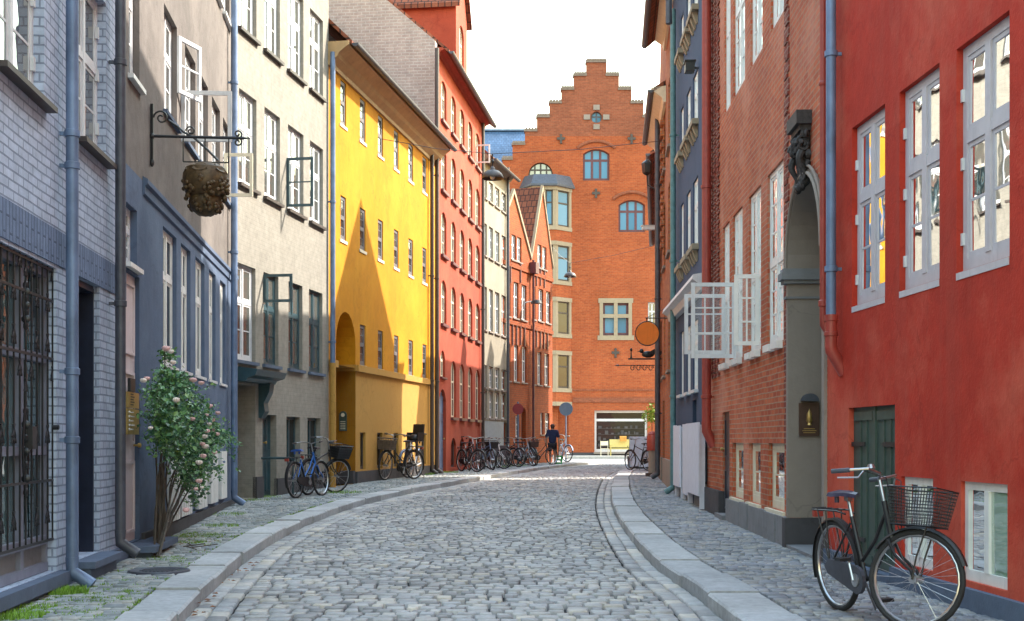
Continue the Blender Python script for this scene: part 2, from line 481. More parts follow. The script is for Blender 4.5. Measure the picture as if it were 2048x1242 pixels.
def casement(win, F, u, z0, z1, width, ang=90, fm='white', nb=1, sgn=1, ft=.05, vb=0, off=.0):
    """A sash standing open, hinged at u; ang is how far it swings out; sgn +1 swings from the far side of the hinge."""
    a = math.radians(ang)
    ex = (F.d * (sgn * math.cos(a)) + F.n * math.sin(a)); th = ex.cross(V((0, 0, 1))) * .035
    o = F.pt(u, off, z0); H = z1 - z0
    f = MB(); Z = V((0, 0, 1))
    f.boxv(o, ex * ft, th, Z * H); f.boxv(o + ex * (width - ft), ex * ft, th, Z * H)
    f.boxv(o + ex * ft, ex * (width - 2 * ft), th, Z * ft); f.boxv(o + ex * ft + Z * (H - ft), ex * (width - 2 * ft), th, Z * ft)
    for k in range(nb):
        f.boxv(o + ex * ft + Z * (H * (k + 1) / (nb + 1) - .011) + th * .2, ex * (width - 2 * ft), th * .6, Z * .022)
    for k in range(vb):
        f.boxv(o + ex * (width * (k + 1) / (vb + 1) - .011) + Z * ft + th * .25, ex * .022, th * .5, Z * (H - 2 * ft))
    c = f.build('casement', M[fm], win)
    return c

def row(F, xs, yt, yb, arch=0.0, dep=.07, kind='window'):
    """Openings of one row from photo pixels: xs = (left, right) pairs, yt / yb = head and sill seen at each left edge."""
    n = len(xs); a = [F.uz(x[0], y)[1] for x, y in zip(xs, yt) if y is not None]; b = [F.uz(x[0], y)[1] for x, y in zip(xs, yb) if y is not None]
    z1 = sum(a) / len(a); z0 = sum(b) / len(b)
    return [Opening(F.u(x[0]), F.u(x[1]), z0, z1, arch, dep, kind) for x in xs]

def pipe(root, F, px, z0, z1, r=.05, mat='zinc', off=.09, foot=True, brackets=(), name='drainpipe', shoe=None):
    u = F.u(px, off) if px > 60 else px
    m = MB(); p = F.pt(u, off, 0)
    pts = [V((p.x, p.y, z1)), V((p.x, p.y, z0 + (.22 if foot else 0)))]
    m.tube(pts, r, 12)
    if foot:
        q = p + F.n * .16
        m.tube([V((p.x, p.y, z0 + .24)), V((p.x, p.y, z0 + .12)), V((q.x, q.y, z0 + .01))], r * 1.08, 12)
    o = m.build(name, M[mat], root)
    for z in brackets:
        k = MB()
        k.lathe([(r * 1.02, -.03), (r * 1.22, -.025), (r * 1.22, .025), (r * 1.02, .03)], (p.x, p.y, z), 12)
        k.bar(p + V((0, 0, z)), F.pt(u, -.02, z), .02, .03)
        k.build('bracket', M[mat], o)
    return o

def plinth(root, F, segs, mat, out=.04, name='plinth'):
    m = MB()
    for (u0, u1, z0, z1) in segs: F.box(m, u0, u1, -.05, out, z0, z1)
    return m.build(name, M[mat] if isinstance(mat, str) else mat, root)

def roof(root, F, u0, u1, z, depth, pitch, over=.35, mat='tile', gutter='zincdark', th=.12, name='roof'):
    """Roof with its ridge along the street: front and rear slope, eave overhang."""
    m = MB(); t = math.tan(math.radians(pitch)); h = depth / 2
    a0 = F.pt(u0, over, z - over * t); r0 = F.pt(u0, -h, z + h * t); b0 = F.pt(u0, -depth - .2, z - .2 * t)
    dv = F.d * (u1 - u0); up = V((0, 0, th))
    m.prism([a0 + V((0, 0, .02)), r0 + V((0, 0, .02)), r0 + up, a0 + up], dv)
    m.prism([r0 + V((0, 0, .02)), b0 + V((0, 0, .02)), b0 + up, r0 + up], dv)
    o = m.build(name, M[mat], root)
    if gutter:
        g = MB(); c = F.pt(u0, over + .07, z - over * t + .06)
        pr = [(math.cos(a) * .075, math.sin(a) * .075) for a in [math.pi + math.pi * k / 8 for k in range(9)]] + [(.06, 0), (-.06, 0)]
        g.prism([c + F.n * x + V((0, 0, y)) for x, y in pr], dv)
        g.build('gutter', M[gutter], o)
    return o

def gable_ends(root, F, us, z, depth, pitch, mat, name='gable'):
    for u in us:
        t = math.tan(math.radians(pitch)); m = MB()
        m.prism([F.pt(u, 0, z), F.pt(u, -depth, z), F.pt(u, -depth / 2, z + depth / 2 * t)], F.d * .02)
        m.build(name, mat, root)
# ---------------------------------------------------------------- facade lines (plan)
FL1 = Facade((-2.98, 2.0), (-3.9, 12.6), 'L')
FL2 = Facade((-3.9, 12.6), (-4.78, 21.6), 'L')
FL3 = Facade((-4.78, 21.6), (-3.93, 26.8), 'L')
FL4 = Facade((-3.93, 26.8), (-2.25, 36.6), 'L')
FL5 = Facade((-2.25, 36.6), (-1.03, 45.8), 'L')
FL6 = Facade((-1.03, 45.8), (-.12, 49.7), 'L')
FL7 = Facade((-.12, 49.7), (1.78, 54.8), 'L')
FEND = Facade((-.7, 80), (12.5, 80), 'L')
FR1 = Facade((3.682, 2.0), (3.08, 12.2), 'R')
FR2 = Facade((3.08, 12.2), (3.29, 21.1), 'R')
FR3 = Facade((3.29, 21.1), (3.49, 27.1), 'R')
FR4 = Facade((3.49, 27.1), (4.19, 36.0), 'R')
FR5 = Facade((4.50, 38.4), (6.6, 56.5), 'R')

def panel(root, name, F, u0, u1, z0, z1, off, mat, th=.04):
    m = MB(); F.box(m, u0, u1, off - th, off, z0, z1)
    return m.build(name, M[mat] if isinstance(mat, str) else mat, root)

def panelled_door(root, F, o, mat, cols=2, rows=2, back=.02, name='door'):
    m = MB(); d = -o.dep + back
    F.box(m, o.u0, o.u1, d - .05, d, o.z0, o.z1 - (0 if o.arch <= 0 else 0))
    w = (o.u1 - o.u0) / cols; h = (o.z1 - o.z0) / rows
    for i in range(cols):
        for j in range(rows):
            a, b = o.u0 + w * i + .07, o.u0 + w * (i + 1) - .07; c, e = o.z0 + h * j + .09, o.z0 + h * (j + 1) - .09
            for q in ((a, b, c, c + .03), (a, b, e - .03, e), (a, a + .03, c + .03, e - .03), (b - .03, b, c + .03, e - .03)):
                F.box(m, q[0], q[1], d, d + .018, q[2], q[3])
    o_ = m.build(name, M[mat], root)
    k = MB(); p = F.pt(o.u0 + w * .92, d + .03, o.z0 + 1.0)
    k.lathe([(.0, -.03), (.012, -.03), (.012, .01), (.026, .02), (.026, .045), (0, .055)], p, 10, F.n)
    k.build('handle', M['brass'], o_)
    return o_

# ================================================================= painted brick house with the iron grille
root = thing('brick_house', 'pale blue-grey painted brick house with a barred window and dark doorway', 'house', FL1.base(10.6))
F = FL1
MP = brick('grey_painted_brick', (.47, .54, .67), (.41, .48, .61), (.24, .28, .37), .235, .072, .008, .18, bs=1.0, dirt=.12)
MPB = brick('soldier_course_brick', (.17, .23, .35), (.14, .19, .30), (.09, .12, .19), .24, .075, .008, .15, bs=1.0, dirt=.1, vertical=True)
zs_ = (F.uz(75, 207)[1] + F.uz(205, 313)[1]) / 2
A = Opening(F.u(-6), F.u(88), zs_, zs_ + 1.5, dep=.08); B = Opening(F.u(156), F.u(212), zs_, zs_ + 1.5, dep=.08)
zb0 = F.uz(0, 473)[1]; zb1 = F.uz(0, 392)[1]
GR = Opening(F.u(-60), F.u(113), F.uz(85, 1152)[1], zb0 - .03, dep=.16)
DO = Opening(F.u(150), F.u(199), pave_z(-3.8, 11.5) + .16, zb0, dep=.22)
up2 = [Opening(o.u0, o.u1, zs_ + 3.1, zs_ + 4.6, dep=.08) for o in (A, B)]
far_ = [Opening(u, u + 1.05, z, z + 1.5, dep=.08) for u in (1.0, 3.2) for z in (zs_, zs_ + 3.1)]
ops = [A, B, GR, DO] + up2 + far_
wall_mesh(F, 0, F.L, -.3, 9.4, ops).build('wall', MP, root)
for o in (A, B): 
    w = window(root, F, o, 'greywhite', 'glasslight', 1, (.56,), (1, 0), sill=True, sm='brown', sd=.09, sh=.045)
    for z in (.25, .75, 1.15): hm = MB(); F.box(hm, o.u1 - .075, o.u1 - .03, -.085, -.055, o.z0 + z, o.z0 + z + .11); hm.build('hinge', M['greywhite'], w)
for o in up2 + far_: window(root, F, o, 'greywhite', 'glasslight', 1, (.56,), (1, 0), sill=True, sm='brown', lod=1)
m = MB()
F.box(m, 0, DO.u0, 0, .012, zb0, zb1); F.box(m, DO.u0, F.L, 0, .012, zb0, zb1)
m.build('lintel_band', MPB, root)
# the barred window: timber frame, panes, wrought-iron grille
m = MB(); a, b, c, e = GR.u0, GR.u1, GR.z0, GR.z1; nb_ = 3
wd = (b - a) / nb_
zm = F.uz(80, 711)[1]; zl = F.uz(94, 1083)[1]; zm2 = F.uz(60, 902)[1]
for i in range(nb_ + 1): F.box(m, max(a, a + wd * i - .035), min(b, a + wd * i + .035), -.15, -.07, c, e)
for z in (c + .04, zl, zm2, zm, e - .04): F.box(m, a, b, -.145, -.065, z - .035, z + .035)
gw = m.build('barred_window', simple('lilac_grey_paint', (.20, .21, .27), .5), root)
m = MB()
for i in range(nb_):
    for (z0_, z1_) in ((zl, zm), (zm, e)):
        for k in range(2):
            t = rng.uniform(-.006, .006)
            m.quad(F.pt(a + wd * (i + k / 2), -.12 + t, z0_), F.pt(a + wd * (i + k / 2 + .5), -.12 - t, z0_), F.pt(a + wd * (i + k / 2 + .5), -.12 + t, z1_), F.pt(a + wd * (i + k / 2), -.12 - t, z1_))
m.build('pane', glassmat('shop_glass', (.01, .03, .035), (.07, .13, .14), .5, 2.0), gw)
m = MB(); F.box(m, a, b, -.14, -.11, c, zl); m.build('apron_panel', M['granite'], gw)
g = MB()
def diamond(mb, F, u, z, r, off=-.03):
    for k in range(-1, 2):
        d = r * k * .5
        mb.bar(F.pt(u - r * .5 + d * .5, off, z + d), F.pt(u + d * .5, off, z + r + d - r * 0), .012)
        mb.bar(F.pt(u + r * .5 + d * .5 - d, off, z + d), F.pt(u - d * .5, off, z + r + d), .012)
    q = [F.pt(u, off, z - r * .6), F.pt(u + r * .55, off, z + r * .2), F.pt(u, off, z + r), F.pt(u - r * .55, off, z + r * .2)]
    mb.tube(q, .008, 5, True)
nbar = 14; gz = [zl, (zl + zm) / 2 - .25, zm, (zm + e) / 2 + .1, e - .02]
for i in range(nbar + 1):
    u = a + (b - a) * i / nbar
    g.bar(F.pt(u, -.03, zl), F.pt(u, -.03, e), .012)
    pat = i % 6
    for tier, (z0_, z1_) in enumerate(((zl, zm), (zm, e))):
        H = z1_ - z0_
        if pat in (1, 5): diamond(g, F, u, z0_ + H * .12, .07); diamond(g, F, u, z0_ + H * .56, .07)
        if pat in (2, 4): diamond(g, F, u, z0_ + H * .90, .06)
        if pat == 3:
            for k in range(7):
                g.blob(F.pt(u, -.03, z0_ + H * (.28 + .07 * k)), (.022 + .012 * (k % 2), .018, .035), 6, 5, k, .1)
            for sgn in (-1, 1):
                g.tube([F.pt(u + sgn * .07 * math.sin(t * math.pi), -.03, z0_ + H * (.25 + .5 * t)) for t in [q / 10 for q in range(11)]], .009, 5)
            diamond(g, F, u, z0_ + H * .82, .05)
for z in gz: g.bar(F.pt(a, -.03, z), F.pt(b, -.03, z), .016, .02)
g.tube([F.pt(b + .0, -.03, zm - .55), F.pt(b - .0, .02, zm - .55)], .02, 8)
g.build('grille', M['black'], gw)
lk = MB(); F.box(lk, a + wd * 2 - .05, a + wd * 2 + .06, -.03, .02, zm - .72, zm - .55); lk.build('padlock', M['black'], root)
m = MB(); F.box(m, a - .1, b + .12, -.16, .10, c - .10, c - .004); m.build('sill', M['bluestone'], root)
plinth(root, F, [(0, GR.u1 + .12, -.3, c - .104), (GR.u1 + .12, DO.u0, -.3, c - .02), (DO.u1, F.L, -.3, DO.z0 - .03)], 'bluestone', .05)
# doorway: deep dark recess, step
m = MB(); F.box(m, DO.u0, DO.u1, -.42, -.38, DO.z0, DO.z1 - .02); dd = m.build('door', M['darkblue'], root)
m = MB(); F.box(m, DO.u0 + .08, DO.u1 - .08, -.38, -.365, DO.z0 + 1.9, DO.z0 + 1.93); F.box(m, DO.u0 + .1, DO.u1 - .1, -.38, -.365, DO.z0 + .2, DO.z0 + 1.7); m.build('door_panel', M['darkblue'], dd)
m = MB(); F.box(m, DO.u0, DO.u0 + .03, -.38, -.05, DO.z0, DO.z1 - .02); F.box(m, DO.u1 - .03, DO.u1 + .002, -.38, -.05, DO.z0, DO.z1 - .02); F.box(m, DO.u0 + .03, DO.u1 - .03, -.38, -.05, DO.z1 - .06, DO.z1 - .002); m.build('door_frame', M['darkblue'], root)
m = MB(); F.box(m, DO.u0 - .12, DO.u1 + .06, -.36, .2, DO.z0 - .06, DO.z0 - .004); F.box(m, DO.u0 - .08, DO.u1 + .02, -.2, .15, -.2, DO.z0 - .064); m.build('doorstep', M['bluestone'], root)
zf = pave_z(-3.7, 10.3)
pipe(root, F, 144.5, zf, 9.3, .051, 'zinc', .1, True, [1.3, 1.86, F.uz(143, 288)[1], F.uz(143, 350)[1]])
roof(root, F, -.1, F.L, 9.4, 7, 40)

# ================================================================= grey plaster house with the rose
F = FL2
root = thing('plaster_house', 'grey plaster house with tall narrow white windows behind a rose bush', 'house', FL2.base(0))
MG = plaster('grey_plaster_sunlit', (.145, .124, .112), .26, dirt=(.3, .26, .24), dirt_amt=.4, c2=(.22, .19, .175), patch=((.21, .18, .16), .8, .6), bdist=.03)  # upper wall: the warm tone of sunlight is put into the plaster colour
MGL = plaster('grey_plaster_shaded', (.088, .122, .195), .16, dirt=(.3, .35, .45), dirt_amt=.3, c2=(.15, .19, .27), patch=((.13, .17, .245), .9, .5), bdist=.03)  # same plaster below the belt, with the blue of shade painted in
lo = row(F, [(326, 353), (362, 381), (391, 409), (418, 431), (440, 451)], [456, 486, 513, 535, 557], [726, 741, 752, 758, 763], dep=.05)
zu = (F.uz(328, 7)[1] + F.uz(370, 85)[1]) / 2; zs_ = F.uz(453, 402)[1]
upr = [Opening(F.u(x0), F.u(x1), zs_, zu, dep=.07) for x0, x1 in [(328, 354), (370, 391), (397, 416), (424, 440), (446, 459)]]
zt_ = F.uz(470, 85)[1]
topr = [Opening(o.u0, o.u1, zt_, zt_ + 1.35, dep=.07) for o in upr]
side = [Opening(F.u(252), F.u(274), F.uz(266, 533)[1], F.uz(266, 415)[1], dep=.07), Opening(F.u(258), F.u(279), F.uz(270, 165)[1], F.uz(270, 165)[1] + 1.35, dep=.07),
        Opening(F.u(258), F.u(279), zt_, zt_ + 1.35, dep=.07)]
pd = Opening(F.u(250), F.u(279), pave_z(-3.9, 13) + .12, F.uz(262, 545)[1], dep=.08)
zbelt = (F.uz(262, 338)[1] + F.uz(463, 542)[1]) / 2 - .02
wall_mesh(F, 0, F.L, zbelt, 10.6, upr + topr + side).build('wall', MG, root)
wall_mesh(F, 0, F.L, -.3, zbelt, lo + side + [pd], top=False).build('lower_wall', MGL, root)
for o in lo: window(root, F, o, 'white', 'glass', 1, (.66,), (0, 0), sill=True, sm='greywhite', sd=.025, sh=.04)
wu = [window(root, F, o, 'greywhite', 'glasslight', 1, (.62,), (1, 0), sill=True, sm='bluestone', sd=.05, sh=.05) for o in upr]
for o in topr + side: window(root, F, o, 'greywhite', 'glasslight', 1, (.62,), (1, 0), sill=True, sm='white', sd=.06, sh=.05)
uu = F.u(363); zc_ = F.uz(363, 283)[1]
casement(wu[1], F, uu, zc_, F.uz(363, 182)[1], .64, 92, 'greywhite', 0)
casement(wu[3], F, F.u(449), zs_ + .02, zs_ + .72, .46, 95, 'cream', 0)
casement(wu[0], F, upr[0].u1, zs_ + .45, zu - .1, .5, 24, 'greywhite', 1)
m = MB(); zc_ = F.uz(262, 338)[1]
zc2 = F.uz(463, 542)[1]; zc_ = (zc_ + zc2) / 2
prof = [(0, .03), (.055, 0), (.055, -.05), (.025, -.08), (.025, -.16), (0, -.18)]
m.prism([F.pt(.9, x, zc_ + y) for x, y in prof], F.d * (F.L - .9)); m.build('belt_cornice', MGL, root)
# pale pink door leaf and its step
panelled_door(root, F, pd, 'white', 1, 3, .03)
mp_ = simple('pale_pink_paint', (.62, .52, .53), .5, var=.05); 
for ch in root.children:
    if ch.name.startswith('door'): ch.data.materials[0] = mp_; ch['label'] = 'pale pink door leaf'
m = MB(); F.box(m, pd.u0 - .1, pd.u1 + .5, -.1, .32, pd.z0 - .075, pd.z0 - .012); F.box(m, pd.u0, pd.u1 + .45, -.02, .26, -.2, pd.z0 - .08); m.build('doorstep', M['bluestone'], root)
# basement hatches
for (x0, x1, yt, yb) in [(334, 352, 955, 1049), (356, 377, 940, 1037), (391, 408, 921, 1038), (416, 430, 905, 1017), (437, 448, 893, 1006)]:
    u0, u1 = F.u(x0), F.u(x1); p = F.pt((u0 + u1) / 2, 0, 0); zg = pave_z(p.x, p.y)
    m = MB(); F.box(m, u0, u1, 0, .05, zg + .17, 1.12)
    for k in range(1, 5): F.box(m, u0 + (u1 - u0) * k / 5 - .006, u0 + (u1 - u0) * k / 5 + .006, .05, .056, zg + .17, 1.12)
    h = m.build('basement_hatch', M['white'], root)
    k = MB(); k.lathe([(0, 0), (.012, 0), (.012, .02), (.025, .03), (0, .045)], F.pt(u0 + .12, .05, zg + .75), 8, F.n); k.build('knob', M['zinc'], h)
plinth(root, F, [(pd.u1 + .1, F.L, -.3, .30)], 'darkstone', .035)
pipe(root, F, 241, pave_z(-3.9, 12.8) + .08, 10.5, .05, 'zincdark', .1, True, [2.6, 4.9, 8])
pipe(root, F, 468.5, pave_z(-4.7, 21.4), 10.5, .055, 'zinc', .1, True, [1.2, 4.4, 7.2])
roof(root, F, 0, F.L, 10.6, 8, 40)
for (y0, y1, w_, nm_) in ((785, 816, .16, 'name_plate'), (818, 869, .17, 'bell_plate')):
    zc_, zd_ = F.uz(262, y0)[1], F.uz(262, y1)[1]; u0 = F.u(251); u1 = F.u(274)
    m = MB(); F.box(m, u0, u1, .0, .022, zd_, zc_); o_ = m.build(nm_, M['brass'], root)
    m = MB()
    for k in range(5):
        z = zc_ - (zc_ - zd_) * (k + .8) / 6
        if nm_ == 'bell_plate': m.lathe([(0, 0), (.012, 0), (.012, .008), (0, .01)], F.pt(u0 + .07, .022, z), 8, F.n)
        F.box(m, u0 + .14, u0 + .14 + .14 + .05 * (k % 2), .022, .024, z - .006, z + .006)
    m.build('engraving', M['brown'] if nm_ == 'name_plate' else M['white'], o_)
m = MB(); F.box(m, F.u(255), F.u(265), 0, .03, F.uz(260, 784)[1], F.uz(260, 757)[1]); m.build('intercom', M['black'], root)

# ================================================================= cream brick house
F = FL3
root = thing('cream_house', 'cream painted brick house with dark framed windows and an open casement', 'house', FL3.base(0))
MC = brick('cream_painted_brick', (.305, .28, .238), (.295, .27, .23), (.275, .253, .215), .24, .075, .006, .13, bs=.3, dirt=.22)
X3 = [(478, 513), (529, 560), (576, 607), (620, 646)]
r3 = row(F, X3, [None, None, None, 15], [51, 96, 140, 177]); r2 = row(F, X3, [172, 211, 248, 284], [365, 392, 419, 439])
r1 = row(F, [(472, 511), (527, 557), (577, 605), (618, 645)], [523, 544, 560, 579], [719, 728, 736, 743])
bw = row(F, [(573, 600), (615, 641)], [833, 835], [930, 930], dep=.1)
dr = Opening(F.u(525), F.u(553), pave_z(-4.5, 23), F.uz(525, 829)[1], dep=.14)
gt = Opening(F.u(472.5), F.u(511), pave_z(-4.7, 22) + .02, F.uz(500, 770)[1], dep=.42)
wall_mesh(F, 0, F.L, -.3, 11.6, r1 + r2 + r3 + bw + [dr, gt]).build('wall', MC, root)
for o in r3: window(root, F, o, 'greywhite', 'glass', 1, (.64,), (1, 0), sill=True, sm='brown', sd=.07, sh=.06)
w2 = [window(root, F, o, 'greywhite', 'glass', 1, (.62,), (1, 0), sill=True, sm='brown', sd=.07, sh=.06) for o in r2]
w1 = [window(root, F, o, 'teal' if i != 0 else 'greywhite', 'glass', 1, (.62,), (1, 0), sill=True, sm='bluestone', sd=.06, sh=.06) for i, o in enumerate(r1)]
for o in bw: window(root, F, o, 'teal', 'glassdark', 1, (), (0,), lod=1)
casement(w2[2], F, F.u(574.5), F.uz(574, 414)[1], F.uz(574, 316)[1], .53, 90, 'teal', 1)
casement(w1[1], F, F.u(528), F.uz(528, 605)[1], F.uz(528, 549)[1], .55, 90, 'teal', 0)
panelled_door(root, F, dr, 'teal', 2, 2, .02)
panel(root, 'gate_panel', F, gt.u0, gt.u1, pave_z(-4.7, 22) + .5, gt.z1, -.36, M['granite'])
panel(root, 'gate_plinth', F, gt.u0, gt.u1, -.1, pave_z(-4.7, 22) + .5, -.34, M['darkstone'])
m = MB(); zh0, zh1 = F.uz(472, 762)[1], F.uz(472, 738)[1]; u1 = F.u(532)
m.prism([F.pt(0.0, x, y) for x, y in [(0, zh0), (.18, zh0), (.22, zh0 + .06), (.36, zh0 + .1), (.4, zh1), (0, zh1 + .05)]], F.d * u1)
ub = F.u(517)
m.prism([F.pt(ub, x, y) for x, y in [(0, zh0), (.22, zh0), (.2, zh0 - .15), (.1, zh0 - .35), (.12, zh0 - .5), (.05, zh0 - .62), (0, zh0 - .62)]], F.d * .22)
m.build('door_hood', M['teal'], root)
zp_ = F.uz(560, 950)[1]
plinth(root, F, [(gt.u1, dr.u0, -.3, zp_), (dr.u1, F.L, -.3, zp_ - .06)], 'darkstone', .03)
roof(root, F, 0, F.L, 11.6, 8, 40)
h = MB(); p0 = F.pt(dr.u0 - .05, .0, pave_z(-4.4, 23) + .72); h.tube([p0, p0 + F.n * .55 + V((0, 0, .0)), p0 + F.n * .7 + V((0, 0, -.1))], .022, 8); h.tube([p0 + F.n * .6, p0 + F.n * .6 + V((0, 0, -.72))], .018, 8)
h.build('handrail', M['teal'], root)

# ================================================================= yellow house
F = FL4
root = thing('yellow_house', 'bright yellow plaster house with an arched gateway and deep eaves', 'house', FL4.base(0))
MY = plaster('yellow_plaster', (.52, .212, .003), .16, dirt=(.5, .25, .03), dirt_amt=.25, c2=(.56, .25, .008), patch=((.58, .28, .012), .7, .55))
MYL = plaster('ochre_plaster', (.46, .25, .06), .08, dirt=(.4, .25, .1), dirt_amt=.1)
XS = [(681, 692), (720, 731), (756, 766), (788, 797), (817, 826), (845, 853)]
t4 = row(F, XS, [145, 188, 226, 262, 292, 319], [237, 274, 306, 336, 363, 387], dep=.025)
t3 = row(F, XS, [382, 410, 435, 459, 479, 500], [470, 495, 517, 535, 552, 566], dep=.025)
t2 = row(F, XS[1:], [645, 657, 670, 681, 691], [728, 735, 743, 752, 757], dep=.025)
tb = row(F, [(720, 731), (754, 765), (787, 797), (816, 825), (843, 852)], [864, 865, 867, None, None], [940, 936, 933, None, None], dep=.06)
ug0, ug1 = F.u(672), F.u(711)
zq = F.uz(690, 623)[1]; zled = (F.uz(715, 735)[1] + F.uz(865, 768)[1]) / 2
ga = Opening(ug0, ug1, pave_z(-3.8, 27.5), zq, (ug1 - ug0) / 2 * 1.0, .75)
wall_mesh(F, 0, F.L, zled, 9.45, t4 + t3 + t2 + [ga]).build('wall', MY, root)
wall_mesh(F, 0, F.L, -.3, zled, tb + [Opening(ug0, ug1, ga.z0, zled, dep=.75)], depth=0).build('lower_wall', MYL, root)
MLG = simple('faded_lilac_frame', (.13, .115, .125), .6)
for o in t4 + t3 + t2: window(root, F, o, MLG, 'glass', 0, (.5,), (1, 1), sill=True, sm='cream', sd=.02, sh=.07, lod=1, ft=.08)
for o in tb: window(root, F, o, 'brown', 'glassdark', 0, (), (0,), lod=1)
m = MB(); F.box(m, ug1 + .02, F.L, 0, .07, zled - .07, zled + .08); F.box(m, 0, ug0 - .02, 0, .07, zled - .07, zled + .08); m.boxv(F.pt(ug1 - .05, -.75, zled - .07), F.d * .05, F.n * .78, (0, 0, .15)); m.build('ledge', MYL, root)
m = MB(); F.box(m, ug0 - .2, ug1 + .2, -.79, -.75, ga.z0, zled); m.build('gate', MYL, root)
m = MB(); F.box(m, ug0 - .2, ug1 + .2, -.79, -.75, zled, zq); m.build('gate_tympanum', MY, root)
def on_jamb(F, u, x):               # offset from the wall plane at which the jamb at u is seen at photo column x
    lo_, hi_ = -2.0, .5
    for _ in range(40):
        mid = (lo_ + hi_) / 2; p = F.pt(u, mid, 0); px = CX + FOC * p.x / p.y
        if (px < x) == (F.side == 'L'): lo_ = mid
        else: hi_ = mid
    return (lo_ + hi_) / 2
def jamb_box(mb, F, u, o0, o1, z0, z1, th): mb.boxv(F.pt(u, o0, z0), F.n * (o1 - o0), F.d * -th, V((0, 0, z1 - z0)))
o0, o1 = on_jamb(F, ug1, 679), on_jamb(F, ug1, 694); pj = F.pt(ug1, -.3, 0)
zj = lambda y: EYE + (HY - y) / FOC * pj.y
m = MB(); jamb_box(m, F, ug1, o0, o1, zj(862), zj(830), .03); cc = (o0 + o1) / 2; 
m.lathe([(0, 0), (abs(o1 - o0) / 2, 0), (abs(o1 - o0) / 2, .03), (0, .03)], F.pt(ug1, cc, zj(830)), 14, -F.d); sg = m.build('notice_plate', M['green'], root)
m = MB()
for k in range(5): jamb_box(m, F, ug1 - .03, o0 + .03, o1 - .03, zj(858 - k * 3.6), zj(857 - k * 3.6), .003)
m.lathe([(0, 0), (.045, 0), (.045, .004), (0, .004)], F.pt(ug1 - .03, cc, zj(830)), 12, -F.d); m.build('lettering', M['cream'], sg)
m = MB(); jamb_box(m, F, ug1, on_jamb(F, ug1, 676), on_jamb(F, ug1, 705), zj(898), zj(891), .05); m.build('gate_bar', M['brown'], root)
zpl = F.uz(714, 943)[1]
plinth(root, F, [(ug1, F.L, -.3, zpl)], 'darkstone', .05)
m = MB(); q = F.pt(ug1, 0, 0); m.prism([F.pt(ug1 - .02, .0, -.2), F.pt(ug1 - .02, -.7, -.2), F.pt(ug1 - .02, -.5, zpl - .1), F.pt(ug1 - .02, -.3, zpl + .02), F.pt(ug1 - .02, .0, zpl + .02)], F.d * -.14); m.build('guard_stone', M['darkstone'], root)
# boxed eaves
MEV = simple('ochre_eave_board', (.42, .27, .13), .6, var=.12, scale=4)
m = MB(); m.prism([F.pt(-.05, x, 9.45 + y) for x, y in [(-.01, -.12), (.05, -.12), (.06, -.04), (.20, .06), (.24, .14), (.40, .26), (.46, .30), (.46, .38), (-.01, .38)]], F.d * (F.L + .05)); m.build('eaves_cornice', MEV, root)
roof(root, F, 0, F.L, 9.45 + .78, 9, 44, over=.52, gutter='zincdark')
pipe(root, F, 665.5, zled, 9.6, .055, 'zinc', .1, False, [3.4, 6.4]); m = MB(); p = F.pt(F.u(665.5, .1), .1, 0); m.tube([(p.x, p.y, zled), (p.x, p.y, .2)], .07, 10); m.build('drain_base', MYL, root)
pipe(root, F, 864, pave_z(-2.2, 36.4), 9.5, .055, 'brown', .1, True, [3, 6])

# ================================================================= salmon red house
F = FL5
root = thing('red_house', 'salmon red house with rows of arched windows and a pale brick firewall', 'house', FL5.base(0))
MS = plaster('salmon_plaster', (.35, .06, .032), .16, dirt=(.3, .2, .15), dirt_amt=.25, c2=(.42, .075, .038), patch=((.44, .095, .05), .8, .5))
X5 = [(882, 893), (902, 912), (919.5, 929), (936, 945), (951, 959.5)]
def row5(yt, yb, cols=range(5), **k):
    xs = [X5[i] for i in cols]; n = len(yt)
    o = row(F, xs[:n], yt, yb, **k); z0, z1 = o[0].z0, o[0].z1
    return o + [Opening(F.u(a), F.u(b), z0, z1, o[0].arch, o[0].dep) for a, b in xs[n:]]
ra = row5([152, 186, 215, 238], [232, 262, 297, 309], arch=.18); rb = row5([281, 311, 335, 355], [375, 399, 419, 434], arch=.25)
rc = row5([417, 439, 456, 473], [506, 523, 538, 550], arch=.25); rd = row5([557, 571, 582, 593], [647, 655, 664, 672], arch=.25)
re_ = row5([718, 728, 733, 738], [833, 836, 838, 840], cols=range(1, 5), arch=.25)
o1_ = Opening(F.u(881), F.u(890), F.uz(881, 753)[1], F.uz(881, 699)[1], .25)
d5 = Opening(F.u(878.5), F.u(892), pave_z(-2, 37.5) + .02, F.uz(879, 777)[1], .35, .12)
rf = row5([875, 876], [936, 932], cols=range(1, 5), arch=.25)
ops = ra + rb + rc + rd + re_ + rf + [o1_, d5]
wall_mesh(F, 0, F.L, -.3, 12.8, ops, depth=0).build('wall', MS, root)
MF = brick('pale_firewall_brick', (.46, .37, .33), (.40, .32, .29), (.50, .44, .40), .24, .09, .014, .2, bs=.8)
m = MB()
t_ = math.tan(math.radians(41)); dpt = 11.0
m.prism([F.pt(0, -.004, -.3), F.pt(0, -dpt, -.3), F.pt(0, -dpt, 12.9), F.pt(0, -dpt / 2, 12.9 + dpt / 2 * t_ + .1), F.pt(0, -.004, 13.0)], F.d * .35)
m.build('firewall', MF, root)
m = MB(); F.box(m, .4, F.L, -dpt, -dpt + .3, -.3, 12.8); F.box(m, F.L - .3, F.L, -dpt, -.4, -.3, 12.8); m.build('rear_wall', MS, root)
for o in ra + rb + rc + rd + re_: window(root, F, o, 'cream', 'glasslight', 1, (.62,), (1, 0), sill=True, sm='maroon', lod=1, ft=.05, sd=.09, sh=.09)
window(root, F, o1_, 'cream', 'glasslight', 1, (.6,), (0, 0), sill=True, sm='maroon', lod=1)
